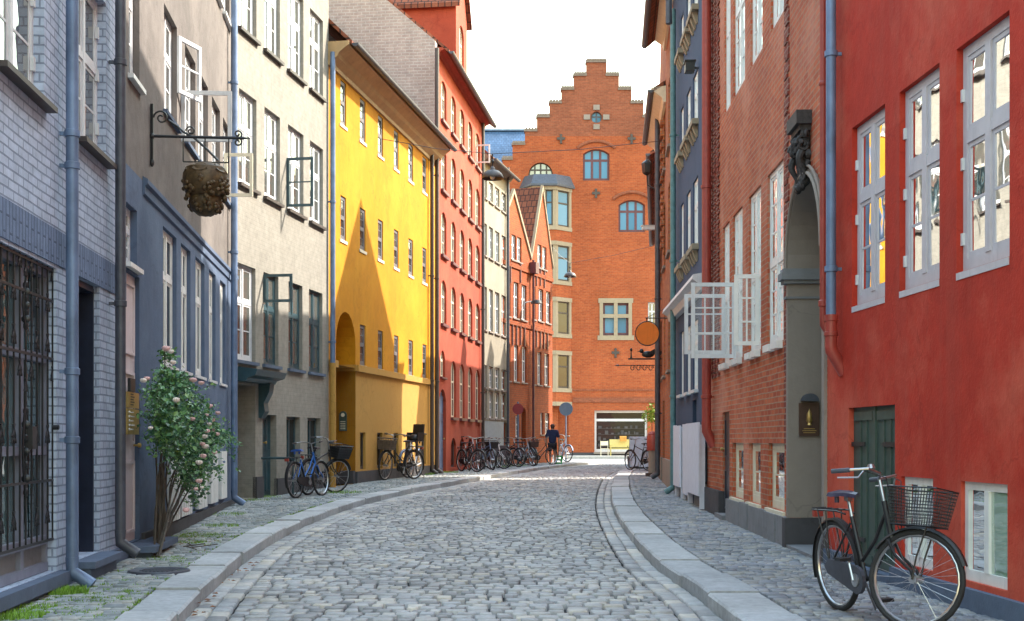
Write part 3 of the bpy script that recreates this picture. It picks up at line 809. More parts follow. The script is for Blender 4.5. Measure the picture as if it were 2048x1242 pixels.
for o in rf: window(root, F, o, 'brown', 'glassdark', 0, (), (0,), lod=1)
panelled_door(root, F, d5, 'zinc', 1, 3, .02)
roof(root, F, .36, F.L, 12.8 + .22, dpt, 41, over=.34)
m = MB(); m.prism([F.pt(.36, x, 12.8 + y) for x, y in [(-.01, -.1), (.04, -.1), (.08, 0), (.2, .05), (.24, .1), (-.01, .12)]], F.d * (F.L - .36)); m.build('eaves_cornice', MS, root)
ud0, ud1 = F.u(912), F.u(934); zd0, zd1 = 12.7, 15.3
dm = MB(); ua = (ud0 + ud1) / 2; do = Opening(ua - .45, ua + .45, 13.3, 14.9, .3)
hull = [(ud0, zd0), (ud1, zd0), (ud1, zd1), (ua, zd1 + 1.7), (ud0, zd1)]
dmm = wall_mesh(F, ud0, ud1, zd0, zd1 + 1.7, [do], hull, depth=4.2, back=False); dmo = dmm.build('dormer', MS, root)
m = MB()
for s_, ue in ((1, ud0), (-1, ud1)):
    m.prism([F.pt(ue - s_ * .15, .15, zd1 - .15), F.pt(ua, .15, zd1 + 1.72), F.pt(ua, .15, zd1 + 1.84), F.pt(ue - s_ * .15, .15, zd1 - .02)], F.n * -4.6)
m.build('dormer_roof', M['tile'], dmo)
window(root, F, do, 'cream', 'glasslight', 1, (.62,), (0, 0), lod=1)
pipe(root, F, 874, pave_z(-2.2, 37), 12.7, .06, 'brown', .1, True, [3, 6, 9]); pipe(root, F, 966, pave_z(-1, 45.6), 12.7, .06, 'brown', .1, True, [3, 6, 9])
w5 = root.children
m = MB()
oo = ra[4]; casement([c for c in root.children if c.name.startswith('window')][4], F, oo.u0 + .1, oo.z0 + .1, oo.z0 + .75, .5, 90, 'greywhite', 0)

# ================================================================= beige-grey house
F = FL6
root = thing('grey_house', 'narrow beige-grey house between the salmon house and the brick gables', 'house', FL6.base(0))
MB6 = plaster('beige_plaster', (.285, .25, .195), .18, dirt_amt=.35)
X6 = [(969, 974), (978, 986), (990, 999), (1003, 1012)]
def row6(y0, y1, i=1):
    z1, z0 = F.uz(X6[i][0], y0)[1], F.uz(X6[i][0], y1)[1]
    return [Opening(F.u(a), F.u(b), z0, z1) for a, b in X6]
rows6 = [row6(372, 411, 2), row6(452, 515), row6(577, 662), row6(732, 776), row6(783, 836)]
db = Opening(F.u(1006), F.u(1013), pave_z(-.3, 49.3), F.uz(1006, 846)[1], dep=.2)
wall_mesh(F, 0, F.L, -.3, 11.7, sum(rows6, []) + [db], depth=9).build('wall', MB6, root)
for r in rows6:
    for o in r: window(root, F, o, 'greywhite', 'glasslight', 1, (.62,), (1, 0), sill=True, sm='stone', lod=1, sd=.06, sh=.06)
panelled_door(root, F, db, 'darkblue', 1, 2, .02)
m = MB(); F.box(m, 0, db.u0, 0, .03, -.3, F.uz(980, 842)[1]); m.build('plinth', simple('blue_grey_panel', (.20, .26, .33), .6), root)
roof(root, F, 0, F.L, 11.85, 9, 42, over=.34)
m = MB(); m.prism([F.pt(0, x, 11.65 + y) for x, y in [(-.01, -.1), (.06, -.1), (.2, .05), (.24, .12), (-.01, .2)]], F.d * F.L); m.build('eaves_cornice', MB6, root)
pipe(root, F, 1016, pave_z(-.2, 49.5), 12, .06, 'zincdark', .1, True, [4, 8])

# ================================================================= the two gabled brick houses
F = FL7
MO = brick('orange_brick', (.42, .085, .018), (.31, .055, .013), (.26, .09, .04), .25, .085, .012, .3, bs=.9)
def gabled(label, ul, ur, za, zv, ops, anchors, dep=9.0):
    ua = (ul + ur) / 2; p = F.pt(ul, 0, 0); p.z = pave_z(p.x, p.y)
    r = thing('gabled_house', label, 'house', p, 'brick houses with pointed gables')
    hull = [(ul, -.3), (ur, -.3), (ur, zv), (ua, za), (ul, zv)]
    wall_mesh(F, ul, ur, -.3, za, ops, hull, depth=dep).build('wall', MO, r)
    m = MB()
    for s_, ue in ((1, ul), (-1, ur)):
        m.prism([F.pt(ue, -.06, zv + .02), F.pt(ua, -.06, za + .02), F.pt(ua, -.06, za + .14), F.pt(ue, -.06, zv + .14)], F.n * -dep)
    m.build('roof', M['tile'], r)
    m = MB()
    for s_, ue in ((1, ul), (-1, ur)):
        m.prism([F.pt(ue, .06, zv + .02), F.pt(ua, .06, za + .02), F.pt(ua, .06, za + .22), F.pt(ue, .06, zv + .22)], F.n * -.115)
    m.build('verge', M['sand'], r)
    for o in ops:
        if o.kind == 'window': window(r, F, o, 'greywhite', 'glasslight', 1, (.6,), (1, 0), sill=True, sm='stone', lod=1, sd=.05, sh=.06)
        else: panelled_door(r, F, o, 'maroon', 1, 2, .02)
    for (x, y) in anchors:
        u, z = F.uz(x, y); m = MB(); F.box(m, u - .035, u + .035, .0, .05, z - .42, z + .42); m.build('wall_anchor', M['maroon'], r)
    for z in (F.uz(1062, 655)[1], F.uz(1062, 545)[1]):
        m = MB(); F.box(m, ul, ur, 0, .05, z - .08, z + .08); m.build('string_course', MO, r)
    return r
u_ap, u_v = F.u(1026.5), F.u(1061.5)
zv = F.uz(1060.5, 520)[1]
oa = row(F, [(1023, 1032), (1034, 1043)], [464, 476], [518, 522], arch=.0) + row(F, [(1016, 1021), (1027, 1037), (1043, 1053)], [None, 562, 569], [None, 633, 641]) + row(F, [(1016, 1021), (1028, 1037), (1044, 1053)], [None, 687, 694], [None, 760, 767])
oa += row(F, [(1031, 1039)], [832], [874]) + [Opening(F.u(1043), F.u(1052), pave_z(.3, 51), F.uz(1043, 815)[1], .2, .2, 'door')]
ga_ = gabled('orange brick gable house next to the beige-grey house', 2 * u_ap - u_v, u_v, F.uz(1026.5, 388)[1], zv, oa, [(1020, 545), (1040, 545), (1024, 670), (1032, 670), (1040, 670), (1048, 672)])
ur_ = F.L - .02; za = F.uz(1087, 382)[1]
ob = row(F, [(1075, 1083), (1085, 1093)], [487, 492], [533, 538]) + row(F, [(1065, 1071), (1077, 1086.5), (1092, 1101)], [571, 577, 582], [637, 641, 646]) + row(F, [(1065, 1070), (1075, 1083), (1089, 1098)], [None, 704, 706], [None, 768, 772])
ob += row(F, [(1081, 1087), (1090, 1099)], [826, 826], [870, 868])
gb_ = gabled('orange brick gable house at the street corner with pale verge boards', u_v + .01, ur_, za, zv, ob, [(1072, 552), (1080, 552), (1088, 556), (1072, 675), (1080, 677), (1087, 678), (1094, 680)])
m = MB(); p = F.pt(u_v, .12, 0); m.tube([(p.x, p.y, zv), (p.x, p.y, .4)], .05, 10); F.box(m, u_v - .2, u_v + .2, .02, .3, F.uz(1062, 548)[1], F.uz(1062, 526)[1]); m.build('drainpipe', M['maroon'], ga_)

# ================================================================= stepped gable warehouse that closes the street
F = FEND
root = thing('gabled_warehouse', 'tall orange brick building with a stepped gable closing the street', 'building', V((4, 80, pave_z(4, 80))))
MW = brick('warehouse_brick', (.45, .105, .034), (.34, .070, .024), (.37, .13, .06), .28, .10, .013, .2, bs=.8, dirt=.25)
MWT = brick('gable_brick', (.34, .10, .05), (.25, .07, .036), (.28, .12, .07), .28, .10, .013, .2, bs=.7)
s_ = 80 / FOC
zy = lambda y: EYE + (HY - y) * s_
ux = lambda x: (x - CX) * s_ + .7
steps = [(1005, 1379, 320), (1025, 1359, 290), (1050, 1334, 263), (1074, 1311, 235), (1099, 1287, 207), (1123, 1263, 180), (1148, 1238, 152), (1173, 1213, 125)]
def W(x0, x1, y0, y1, arch=0.0, dep=.18, kind='window'): return Opening(ux(x0), ux(x1), zy(y1), zy(y0), arch * s_, dep, kind)
wr = W(1182, 1204, 223, 246, 22); wr.arch = .35; wa = W(1166, 1219, 298, 361, 10); wb = W(1237, 1290, 400, 464, 10); wh = W(1057, 1106, 325, 352, 22)
wsq = W(1206, 1257, 606, 671); wsh = W(1189, 1295, 821, 904, 0, .25); wdo = W(1116, 1137, 812, 918, 10, .4, 'door'); wsi = W(1296, 1313, 604, 650)
def keep(u, z):
    for k in range(len(steps)):
        a, b, y = steps[k]; zlo = zy(steps[k - 1][2]) if k else -5
        if zlo <= z < zy(y): return ux(a) < u < ux(b)
    return False
ops = [wr, wa, wb, wh, wsq, wsh, wdo, wsi]
zspl = zy(272)
gm_ = wall_mesh(F, 0, F.L, zspl, zy(125), [wr], depth=0, cutu=[ux(a) for a, b, y in steps] + [ux(b) for a, b, y in steps], cutz=[zy(y) for a, b, y in steps], keep=keep)
wm = wall_mesh(F, 0, F.L, -.3, zspl, [o for o in ops if o is not wr], depth=0, cutu=[ux(a) for a, b, y in steps] + [ux(b) for a, b, y in steps], cutz=[zy(y) for a, b, y in steps], keep=keep)
for k, (a, b, y) in enumerate(steps):
    zlo = zy(steps[k - 1][2]) if k else 0
    F.box(wm, ux(a), min(ux(b), F.L), -.55, -.3, zlo, zy(y) - .001)
    for x in (a, b):
        if ux(x) < F.L: wm.quad(F.pt(ux(x), 0, zlo), F.pt(ux(x), -.5, zlo), F.pt(ux(x), -.5, zy(y)), F.pt(ux(x), 0, zy(y)))
cu_, cz_, cr_ = (wr.u0 + wr.u1) / 2, wr.z0 + .36, (wr.u1 - wr.u0) / 2
lowarc = [(cu_ + cr_ * math.cos(math.pi + math.pi * k / 10), cz_ + .36 * math.sin(math.pi + math.pi * k / 10)) for k in range(11)]
for k in range(10):
    (x0, y0), (x1, y1) = lowarc[k], lowarc[k + 1]
    gm_.quad(F.pt(x0, 0, y0), F.pt(x1, 0, y1), F.pt(x1, 0, wr.z0), F.pt(x0, 0, wr.z0)); gm_.quad(F.pt(x0, 0, y0), F.pt(x1, 0, y1), F.pt(x1, -.18, y1), F.pt(x0, -.18, y0))
wm.build('wall', MW, root); gm_.build('gable_wall', MWT, root)
MCO = simple('grey_coping_tile', (.2, .15, .12), .7, var=.25)
for k, (a, b, y) in enumerate(steps):
    nx = steps[k + 1] if k + 1 < len(steps) else None
    for (x0, x1) in ([(a, nx[0]), (nx[1], b)] if nx else [(a, b)]):
        x1 = min(x1, CX + (F.L - .7) / s_)
        if x1 - x0 < 3: continue
        m = MB(); F.box(m, ux(x0) - .06, ux(x1) + .02, -.6, .08, zy(y), zy(y) + .14)
        n = max(2, int((x1 - x0) / 5))
        for q in range(n):
            c = ux(x0) + (ux(x1) - ux(x0)) * (q + .5) / n
            m.tube([F.pt(c, -.6, zy(y) + .17), F.pt(c, .1, zy(y) + .17)], .09, 6)
        m.build('coping', MCO, root)
m = MB(); F.box(m, 0, F.L, -9, -8.7, -.3, 16); F.box(m, 0, .3, -8.7, -.56, -.3, zy(330)); F.box(m, F.L - .3, F.L, -8.7, -.56, -.3, zy(330)); m.build('rear_wall', MW, root)
m = MB(); um = ux(1193)
for sg_, ue in ((1, 0), (-1, F.L)):
    m.prism([F.pt(ue, -.6, zy(345)), F.pt(um, -.6, zy(190)), F.pt(um, -.6, zy(190) + .2), F.pt(ue, -.6, zy(345) + .2)], F.n * -8)
m.build('roof', M['slate'], root)
MFR = M['maroon']
window(root, F, wa, 'maroon', 'glassblue', 2, (.62,), (0, 0), lod=1, ft=.13); window(root, F, wb, 'maroon', 'glassblue', 2, (.62,), (0, 0), lod=1, ft=.13)
window(root, F, wh, 'brown', 'glasslight', 3, (.4,), (0, 0), lod=1, ft=.09); window(root, F, wr, 'zincdark', 'glassblue', 1, (.5,), (0, 0), lod=1, ft=.09)
sq = window(root, F, wsq, 'maroon', 'glassblue', 1, (.60,), (0, 0), lod=1, ft=.14)
window(root, F, wsi, 'greywhite', 'glass', 1, (.6,), (0, 0), lod=1, ft=.1)
m = MB(); a, b, c, e = wsq.u0, wsq.u1, wsq.z0, wsq.z1
for q in ((a - .22, a, c, e), (b, b + .22, c, e), (a - .3, b + .3, e, e + .3), (a - .35, b + .35, c - .3, c)): F.box(m, q[0], q[1], -.1, .06, q[2], q[3])
F.box(m, (a + b) / 2 - .12, (a + b) / 2 + .12, -.1, .05, c, e); zc_ = c + (e - c) * .6; F.box(m, a, (a + b) / 2 - .12, -.1, .045, zc_ - .12, zc_ + .12); F.box(m, (a + b) / 2 + .12, b, -.1, .045, zc_ - .12, zc_ + .12)
m.build('stone_surround', M['sand'], root)
m = MB()                                               # hood moulds, iron anchors, belts, clamps of the round window
for o in (wa, wb):
    m = MB(); pts = arc_pts(o.u0 - .35, o.u1 + .35, o.z1 + .05, .45, 12); m.tube([F.pt(u, .05, z) for u, z in pts], .1, 6); m.build('hood_mould', MWT, root)
for (x, y) in ((1122, 278), (1263, 278), (1192, 387), (1231, 706)):
    m = MB(); u, z = ux(x), zy(y); F.box(m, u - .07, u + .07, 0, .08, z - .3, z + .3); F.box(m, u - .25, u - .07, 0, .08, z - .06, z + .1); F.box(m, u + .07, u + .25, 0, .08, z - .06, z + .1); m.build('wall_anchor', M['brown'], root)
m = MB()
for y, h_ in ((800, 10), (780, 3)): m = MB(); F.box(m, ux(1146), F.L, 0, .05, zy(y) - h_ * s_ / 2, zy(y) + h_ * s_ / 2); m.build('belt_course', MWT, root)
m = MB(); cu_, cz_ = ux(1193), zy(234.5)
for dx, dz in ((-.62, 0), (.62, 0), (0, .62), (0, -.62)): m = MB(); F.box(m, cu_ + dx - .2, cu_ + dx + .2, 0, .09, cz_ + dz - .16, cz_ + dz + .16); m.build('window_stone', M['stone'], root)
sw = window(root, F, wsh, 'greywhite', 'glassdark', 0, (.80,), (0, 0), lod=1, ft=.14, sill=True, sm='stone', sd=.25, sh=.12, name='shop_window')
m = MB(); zz = wsh.z0; dr_ = random.Random(3)
for k in range(4):
    F.box(m, wsh.u0 + .2, wsh.u1 - .2, -.201, -.196, zz + .35 + .38 * k, zz + .37 + .38 * k)
    x = wsh.u0 + .25
    while x < wsh.u1 - .4:
        w_ = dr_.uniform(.06, .22); F.box(m, x, x + w_, -.201, -.194, zz + .37 + .38 * k, zz + .37 + .38 * k + dr_.uniform(.06, .26)); x += w_ + dr_.uniform(.02, .3)
m.build('display', simple('display_goods', (.045, .04, .045), .6, var=.7, scale=2), sw)
m = MB(); F.box(m, ux(1137), F.L, 0, .06, -.3, zy(905)); m.build('plinth', M['darkstone'], root)
m = MB(); F.box(m, wdo.u0, wdo.u1, -.4, -.36, -.2, wdo.z1); m.build('door', M['darkblue'], root)
# oriel: stone-banded bay on the corner
bayf = [(ux(1046), 0.0), (ux(1066), .95), (ux(1111), .95), (ux(1143), 0.0)]
def bay_slab(mb, z0, z1, grow):
    c = sum(p[0] for p in bayf) / 4
    pts = [(c + (p[0] - c) * (1 + grow * .55), p[1] * (1 + grow) if p[1] else -.02) for p in bayf]
    mb.prism([F.pt(u, o, z0) for u, o in pts], (0, 0, z1 - z0))
by = MB(); bs_ = MB()
bands = [(464, 456), (494, 486), (572, 564), (605, 597), (677, 669), (711, 703), (785, 777), (812, 804), (385, 378)]
for y0, y1 in bands: bay_slab(by, zy(y0), zy(y1), .07)
bsl = []
for y0, y1 in ((486, 464), (597, 572), (703, 677), (804, 785)): bs_ = MB(); bay_slab(bs_, zy(y0), zy(y1), 0.0); bsl.append(bs_)
fl = [(456, 385), (564, 494), (669, 605), (777, 711)]
for y0, y1 in fl:
    for i in range(3):
        (ua_, oa_), (ub_, ob_) = bayf[i], bayf[i + 1]; A_ = F.pt(ua_, oa_, zy(y0)); B_ = F.pt(ub_, ob_, zy(y0)); d_ = (B_ - A_); 
        H_ = zy(y1) - zy(y0); n_ = V((d_.y, -d_.x, 0)).normalized()
        for t0, t1 in ((0, .14), (.86, 1)): by.boxv(A_ + d_ * t0 - n_ * .2, d_ * (t1 - t0), n_ * .2, (0, 0, H_))
        if i == 1: by.boxv(A_ + d_ * .46 - n_ * .2, d_ * .08, n_ * .2, (0, 0, H_))
bo = by.build('bay', M['sand'], root)
for bs_ in bsl: bs_.build('bay_spandrel', MW, bo)
for y0, y1 in fl:
    for i in range(3):
        (ua_, oa_), (ub_, ob_) = bayf[i], bayf[i + 1]
        fb = Facade((F.pt(ua_, oa_, 0).x, F.pt(ua_, oa_, 0).y), (F.pt(ub_, ob_, 0).x, F.pt(ub_, ob_, 0).y), 'L')
        for (t0, t1) in (((.14, .46), (.54, .86)) if i == 1 else ((.14, .86),)):
            window(root, fb, Opening(fb.L * t0, fb.L * t1, zy(y0), zy(y1), 0, .1), 'brown', 'glassblue' if y0 < 580 else 'glassdark', 0, (.66,), (0, 0), lod=1, ft=.09, name='bay_window')
m = MB(); c = ux(1094)
b0 = [(c + (p[0] - c) * 1.15, p[1] * 1.25) for p in bayf]; b1 = [(c + (p[0] - c) * .95, p[1] * .8) for p in bayf]
q0 = [F.pt(u, o - .02, zy(378)) for u, o in b0]; q1 = [F.pt(u, o - .02, zy(353)) for u, o in b1]
m.prism([p for p in q0], (0, 0, .12))
q0 = [p + V((0, 0, .12)) for p in q0]
for i in range(3): m.quad(q0[i], q0[i + 1], q1[i + 1], q1[i])
m.poly(q1); m.build('bay_roof', M['zincdark'], root)

# blue slate roof beyond the stepped gable
FB = Facade((-9, 88), (2.5, 88), 'L'); sb = 88 / FOC
root = thing('slate_house', 'house with a blue slate roof showing behind the stepped gable', 'house', V((-3, 88, .3)))
zb_ = lambda y: EYE + (HY - y) * sb
wall_mesh(FB, 0, FB.L, -.3, zb_(347), [], depth=8).build('wall', MW, root)
m = MB(); m.prism([FB.pt(0, .3, zb_(350)), FB.pt(0, -4, EYE + (HY - 262) / FOC * 92), FB.pt(0, -8, zb_(350))], FB.d * FB.L); m.build('roof', M['slate'], root)
m = MB(); zr_ = EYE + (HY - 262) / FOC * 92; FB.box(m, 0, FB.L, -4.15, -3.85, zr_, zr_ + .12); m.build('ridge', M['zinc'], root)
# ================================================================= crimson plaster house beside the bicycle
F = FR1
root = thing('crimson_house', 'crimson plaster house with pale framed windows and a dark green double door', 'house', FR1.base(8))
MR = plaster('crimson_plaster', (.46, .036, .018), .24, dirt=(.5, .2, .15), dirt_amt=.5, c2=(.54, .07, .034), patch=((.58, .14, .085), .5, .55), bdist=.03)
wv = row(F, [(1704, 1770), (1799, 1879), (1913, 2019)], [258, 186, 96], [615, 584, 544], dep=.05)
wu_ = [Opening(o.u0, o.u1, o.z1 + 1.5, o.z1 + 3.5, dep=.05) for o in wv] + [Opening(u, u + 1.3, z, z + 2.05, dep=.05) for u in (1.0, 3.2) for z in (wv[0].z0, wv[0].z1 + 1.5)]
zb1, zb0 = F.uz(1922, 962)[1], F.uz(1922, 1158)[1]
wbs = [Opening(F.u(1922), F.u(2015), zb1, zb0, dep=.03), Opening(F.u(1803), F.u(1866), zb1, zb0, dep=.03), Opening(2.6, 3.5, zb1, zb0, dep=.03)]
gd = Opening(F.u(1697), F.u(1790), F.uz(1697, 1128)[1], F.uz(1697, 816)[1], dep=.07)
wall_mesh(F, 0, F.L, -.3, 12.4, wv + wu_ + wbs + [gd]).build('wall', MR, root)
MLV = simple('lavender_white_paint', (.50, .47, .50), .5, var=.06)
for i, o in enumerate(wv + wu_):
    w = window(root, F, o, MLV, 'glasslight' if i > 2 else 'glassold', 1, (.60,), (1, 0), sill=None, ft=.075)
    if i < 3:
        for z in (.2, .75, 1.25, 1.75):
            for ua_ in (o.u1 - .03, o.u0 + .03): k = MB(); F.box(k, ua_, ua_ + .03, -.055, -.03, o.z0 + z, o.z0 + z + .09); k.build('hinge', M['greywhite'], w)
        s = MB(); F.box(s, o.u0 + .004, o.u1 - .004, -.05, .006, o.z0 - .055, o.z0 - .003); s.build('sill', MLV, w)
for o in wbs:
    window(root, F, o, 'white', 'glassgreen', 1, (), (0,), ft=.06, lod=1)
m = MB(); d = -.05; um = (gd.u0 + gd.u1) / 2
F.box(m, gd.u0, um - .012, d - .04, d, gd.z0, gd.z1); F.box(m, um + .012, gd.u1, d - .04, d, gd.z0, gd.z1); F.box(m, um - .03, um + .03, d, d + .02, gd.z0, gd.z1)
for a, b in ((gd.u0 + .05, um - .06), (um + .06, gd.u1 - .05)):
    for t in (.33, .66): F.box(m, a + (b - a) * t - .008, a + (b - a) * t + .008, d, d + .012, gd.z0 + .1, gd.z1 - .1)
    F.box(m, a, b, d, d + .016, gd.z0 + .04, gd.z0 + .12); F.box(m, a, b, d, d + .016, gd.z1 - .12, gd.z1 - .04)
dd = m.build('door', M['green'], root)
m = MB(); F.box(m, gd.u0 - .02, gd.u1 + .02, -.09, .055, gd.z0 - .1, gd.z0 + .015); m.build('threshold', M['bluestone'], root)
zz = F.uz(1700, 888)[1]
for z in (zz, gd.z0 + .25):
    for (p_, q_) in ((gd.u0 + .01, gd.u0 + (um - gd.u0) * .62), (gd.u1 - (um - gd.u0) * .62, gd.u1 - .01)): m = MB(); F.box(m, p_, q_, d + .016, d + .026, z - .02, z + .02); m.build('strap_hinge', M['black'], dd)
zpt = (F.uz(1792, 1131)[1] + F.uz(2048, 1209)[1]) / 2
plinth(root, F, [(0, gd.u0, -.3, zpt), (gd.u0, gd.u1, -.3, gd.z0 - .02), (gd.u1, F.L, -.3, zpt)], 'bluestone', .05)
roof(root, F, 0, F.L, 12.4, 8, 42)
# rainwater pipes in the corner
q = F.pt(F.u(1662, .10), .10, 0); zz = F.uz(1662, 640)[1]
m = MB(); m.tube([(q.x, q.y, 12.3), (q.x, q.y, zz)], .048, 14); dp = m.build('drainpipe', M['zinc'], root)
for y in (128, 547): m = MB(); z = F.uz(1662, y)[1]; m.lathe([(.05, -.03), (.062, -.025), (.062, .025), (.05, .03)], (q.x, q.y, z), 14); m.bar((q.x, q.y, z), F.pt(F.u(1662, .1), -.02, z), .02, .03); m.build('bracket', M['zinc'], dp)
m = MB(); z2 = F.uz(1662, 705)[1]; w_ = F.pt(F.u(1662, .1), -.03, 0)
m.lathe([(.05, .0), (.066, -.004), (.066, -.06), (.058, -.065), (.058, -.16), (.066, -.165), (.066, -.20), (.058, -.205), (.058, z2 - zz)], (q.x, q.y, zz + .02), 14)
m.tube([(q.x, q.y, z2 + .05), (q.x, q.y, z2), (w_.x, w_.y, z2 - .22)], .058, 14); m.build('cast_iron_shoe', M['redpipe'], root)
q = F.pt(F.u(1646.5, .05), .05, 0); m = MB(); zz = F.uz(1646, 628)[1]
m.tube([(q.x, q.y, 12.3), (q.x, q.y, zz)], .035, 12); m.lathe([(.036, 0), (.048, -.01), (.048, -.06), (.036, -.07)], (q.x, q.y, zz + .12), 12); m.lathe([(.036, 0), (.044, -.01), (.044, -.04), (.036, -.05)], (q.x, q.y, F.uz(1646, 172)[1]), 12)
m.tube([(q.x, q.y, zz), (q.x, q.y, zz - .12), F.pt(F.u(1646.5, .05), -.03, zz - .25)], .036, 12)
m.build('drainpipe', M['redpipe'], root)

# ================================================================= red brick house with the stone portal
F = FR2
root = thing('red_brick_house', 'red brick house with white lattice windows and a carved stone portal', 'house', FR2.base(3))
MBR = brick('red_brick', (.60, .145, .058), (.45, .085, .038), (.46, .25, .16), .235, .07, .009, .22, bs=1.0, dirt=.12, tint=(.62, .28, .19))
MBD = brick('dark_red_brick', (.27, .055, .035), (.22, .045, .03), (.34, .22, .17), .235, .07, .009, .2, bs=1.0)
XU = [(1449, 1461), (1467, 1490), (1501, 1525), (1542, 1569)]
ru = row(F, XU, [243, 189, 130, 73], [243, 189, 130, 73])
ru = [Opening(o.u0, o.u1, o.z0, o.z0 + 2.35, dep=.03) for o in ru]
rl = row(F, [(1446, 1459), (1466, 1485), (1498, 1522), (1535, 1567)], [464, 425, 394, 353], [729, 719, 707, 697], dep=.03)
rb = row(F, [(1465, 1487), (1498, 1521), (1537, 1569)], [883, 886, 889], [990, 1003, 1018], dep=.05)
nd = Opening(F.u(1445), F.u(1459), pave_z(3.3, 18.5) + .05, F.uz(1445, 825)[1], dep=.06)
pu0, pu1 = .08, F.u(1580); zsp = F.uz(1580, 540)[1]; pw = (pu1 - pu0) / 2
po = Opening(pu0 - .0, pu1, pave_z(3, 13), zsp + pw, pw, .12)
rt = [Opening(o.u0, o.u1, o.z1 + 1.2, o.z1 + 2.9, dep=.03) for o in ru]
wall_mesh(F, 0, F.L, -.3, 12.3, ru + rl + rb + rt + [nd, po]).build('wall', MBR, root)
kw = dict(sill=None, ft=.06)
wsu = [window(root, F, o, 'white', 'glasslight', 1, (.5,), (2, 2), vb=1, **kw) for o in ru]
wsl = [window(root, F, o, 'white', 'glasslight', 1, (.46,), (2, 2), vb=1, **kw) for o in rl]
for o in rt: window(root, F, o, 'white', 'glass', 1, (.5,), (2, 2), lod=1, **kw)
for o in rb: window(root, F, o, 'cream', 'glass', 0, (), (1,), sill=True, sm='cream', sd=.04, sh=.06, ft=.075)
for o in rl:
    for k in range(2): m = MB(); F.box(m, o.u0 + .05 + k * (o.u1 - o.u0) * .5, o.u0 + .05 + k * (o.u1 - o.u0) * .5 + (o.u1 - o.u0) * .36, 0, .08, o.z0 - .09, o.z0 - .005); m.build('sill_block', M['white'], root)
# two sashes of the farther windows stand wide open, a third half open
hA = F.u(1472); hB = F.u(1451)
casement(wsl[1], F, hA, F.uz(1472, 716)[1], F.uz(1472, 565)[1], .64, 90, 'greywhite', 2, vb=1, ft=.055)
casement(wsl[0], F, hB, F.uz(1451, 708)[1], F.uz(1451, 588)[1], .62, 90, 'greywhite', 2, vb=1, ft=.055)
casement(wsl[2], F, F.u(1519), F.uz(1519, 690)[1], F.uz(1519, 548)[1], .32, 82, 'white', 2, vb=1, ft=.05)
for k_, (wn, uu_, y0, y1, wd_) in enumerate(((wsl[1], hA, 716, 565, .64), (wsl[2], F.u(1519), 690, 548, .32))):
    xx_ = 1472 if k_ == 0 else 1519
    m = MB(); z0_, z1_ = F.uz(xx_, y0)[1] + .05, F.uz(xx_, y1)[1] - .05; dx_ = F.d * (.0175 if k_ == 0 else .04)
    m.quad(F.pt(uu_, .05, z0_) + dx_, F.pt(uu_, wd_ - .05, z0_) + dx_, F.pt(uu_, wd_ - .05, z1_) + dx_, F.pt(uu_, .05, z1_) + dx_); m.build('pane', M['clear'], wn)
panelled_door(root, F, nd, 'darkblue', 1, 2, .02)
m = MB(); F.box(m, nd.u0 - .03, nd.u1 + .03, -.05, .12, -.1, nd.z0 + .02); m.build('threshold', M['granite'], root)
# toothed brick strips at both ends
for (x0, x1) in ((1421, 1440), (1570, 1579)):
    m = MB(); u0, u1 = sorted((F.u(x0), F.u(x1))); z = 1.2 if x0 == 1570 else 2.3; k = 0
    while z < 11.8:
        n = 3 if x0 == 1421 else 1
        for q in range(n):
            a = u0 + (u1 - u0) * (q + (.25 if k % 2 else 0)) / n
            F.box(m, a, a + (u1 - u0) / n * .62, 0, .022, z, z + .058)
        z += .075 if x0 == 1421 else .2; k += 1
        if x0 == 1570:
            F.box(m, u0, u1, 0, .012, z - .135, z - .01)
    m.build('brick_quoin', MBD, root)
# plinth stones
zA, zB = F.uz(1455, 993)[1], F.uz(1582, 1037)[1]; us = [pu1 + .06, F.u(1561), F.u(1538), F.u(1532), F.u(1503), F.u(1487), F.u(1460)]
for i in range(len(us) - 1):
    m = MB(); t = (us[i] - us[0]) / (us[-1] - us[0]); zz = zB + (zA - zB) * t
    F.box(m, us[i] + .006, us[i + 1] - .006, -.05, .05 + rng.uniform(0, .03), -.3, zz + rng.uniform(-.01, .01)); m.build('plinth_stone', M['granite'], root)
m = MB(); F.box(m, F.u(1446), F.u(1417), -.05, .07, -.3, F.uz(1430, 978)[1]); m.build('plinth_stone', M['darkstone'], root)
# stone portal
m = MB(); T = .10; zb_p = F.uz(1582, 1036)[1]
dp_ = on_jamb(F, pu1, 1643)
F.box(m, pu1 - .012, pu1 + .07, dp_, .03, zb_p, zsp)                       # far jamb
F.box(m, pu0 - .06, pu0 + .05, dp_, .03, zb_p, zsp)
arc_i = arc_pts(pu0 + .05, pu1 - .012, zsp, pw - .03, 16); arc_o = arc_pts(pu0 - .06, pu1 + .07, zsp, pw + .05, 16)
for k in range(16):
    m.prism([F.pt(arc_i[k][0], .03, arc_i[k][1]), F.pt(arc_i[k + 1][0], .03, arc_i[k + 1][1]), F.pt(arc_o[k + 1][0], .03, arc_o[k + 1][1]), F.pt(arc_o[k][0], .03, arc_o[k][1])], F.n * (dp_ - .03))
pt_ = m.build('portal', M['stone'], root)
m = MB()
arc_m = arc_pts(pu0 + .02, pu1 + .02, zsp, pw + .01, 18); m.tube([F.pt(u, .045, z) for u, z in arc_m], .02, 8)
arc_m = arc_pts(pu0 - .05, pu1 + .09, zsp, pw + .08, 18); m.tube([F.pt(u, .035, z) for u, z in arc_m], .016, 8)
m.build('arch_moulding', M['stone'], pt_)
m = MB()
zc0, zc1 = F.uz(1580, 598)[1], F.uz(1580, 538)[1]
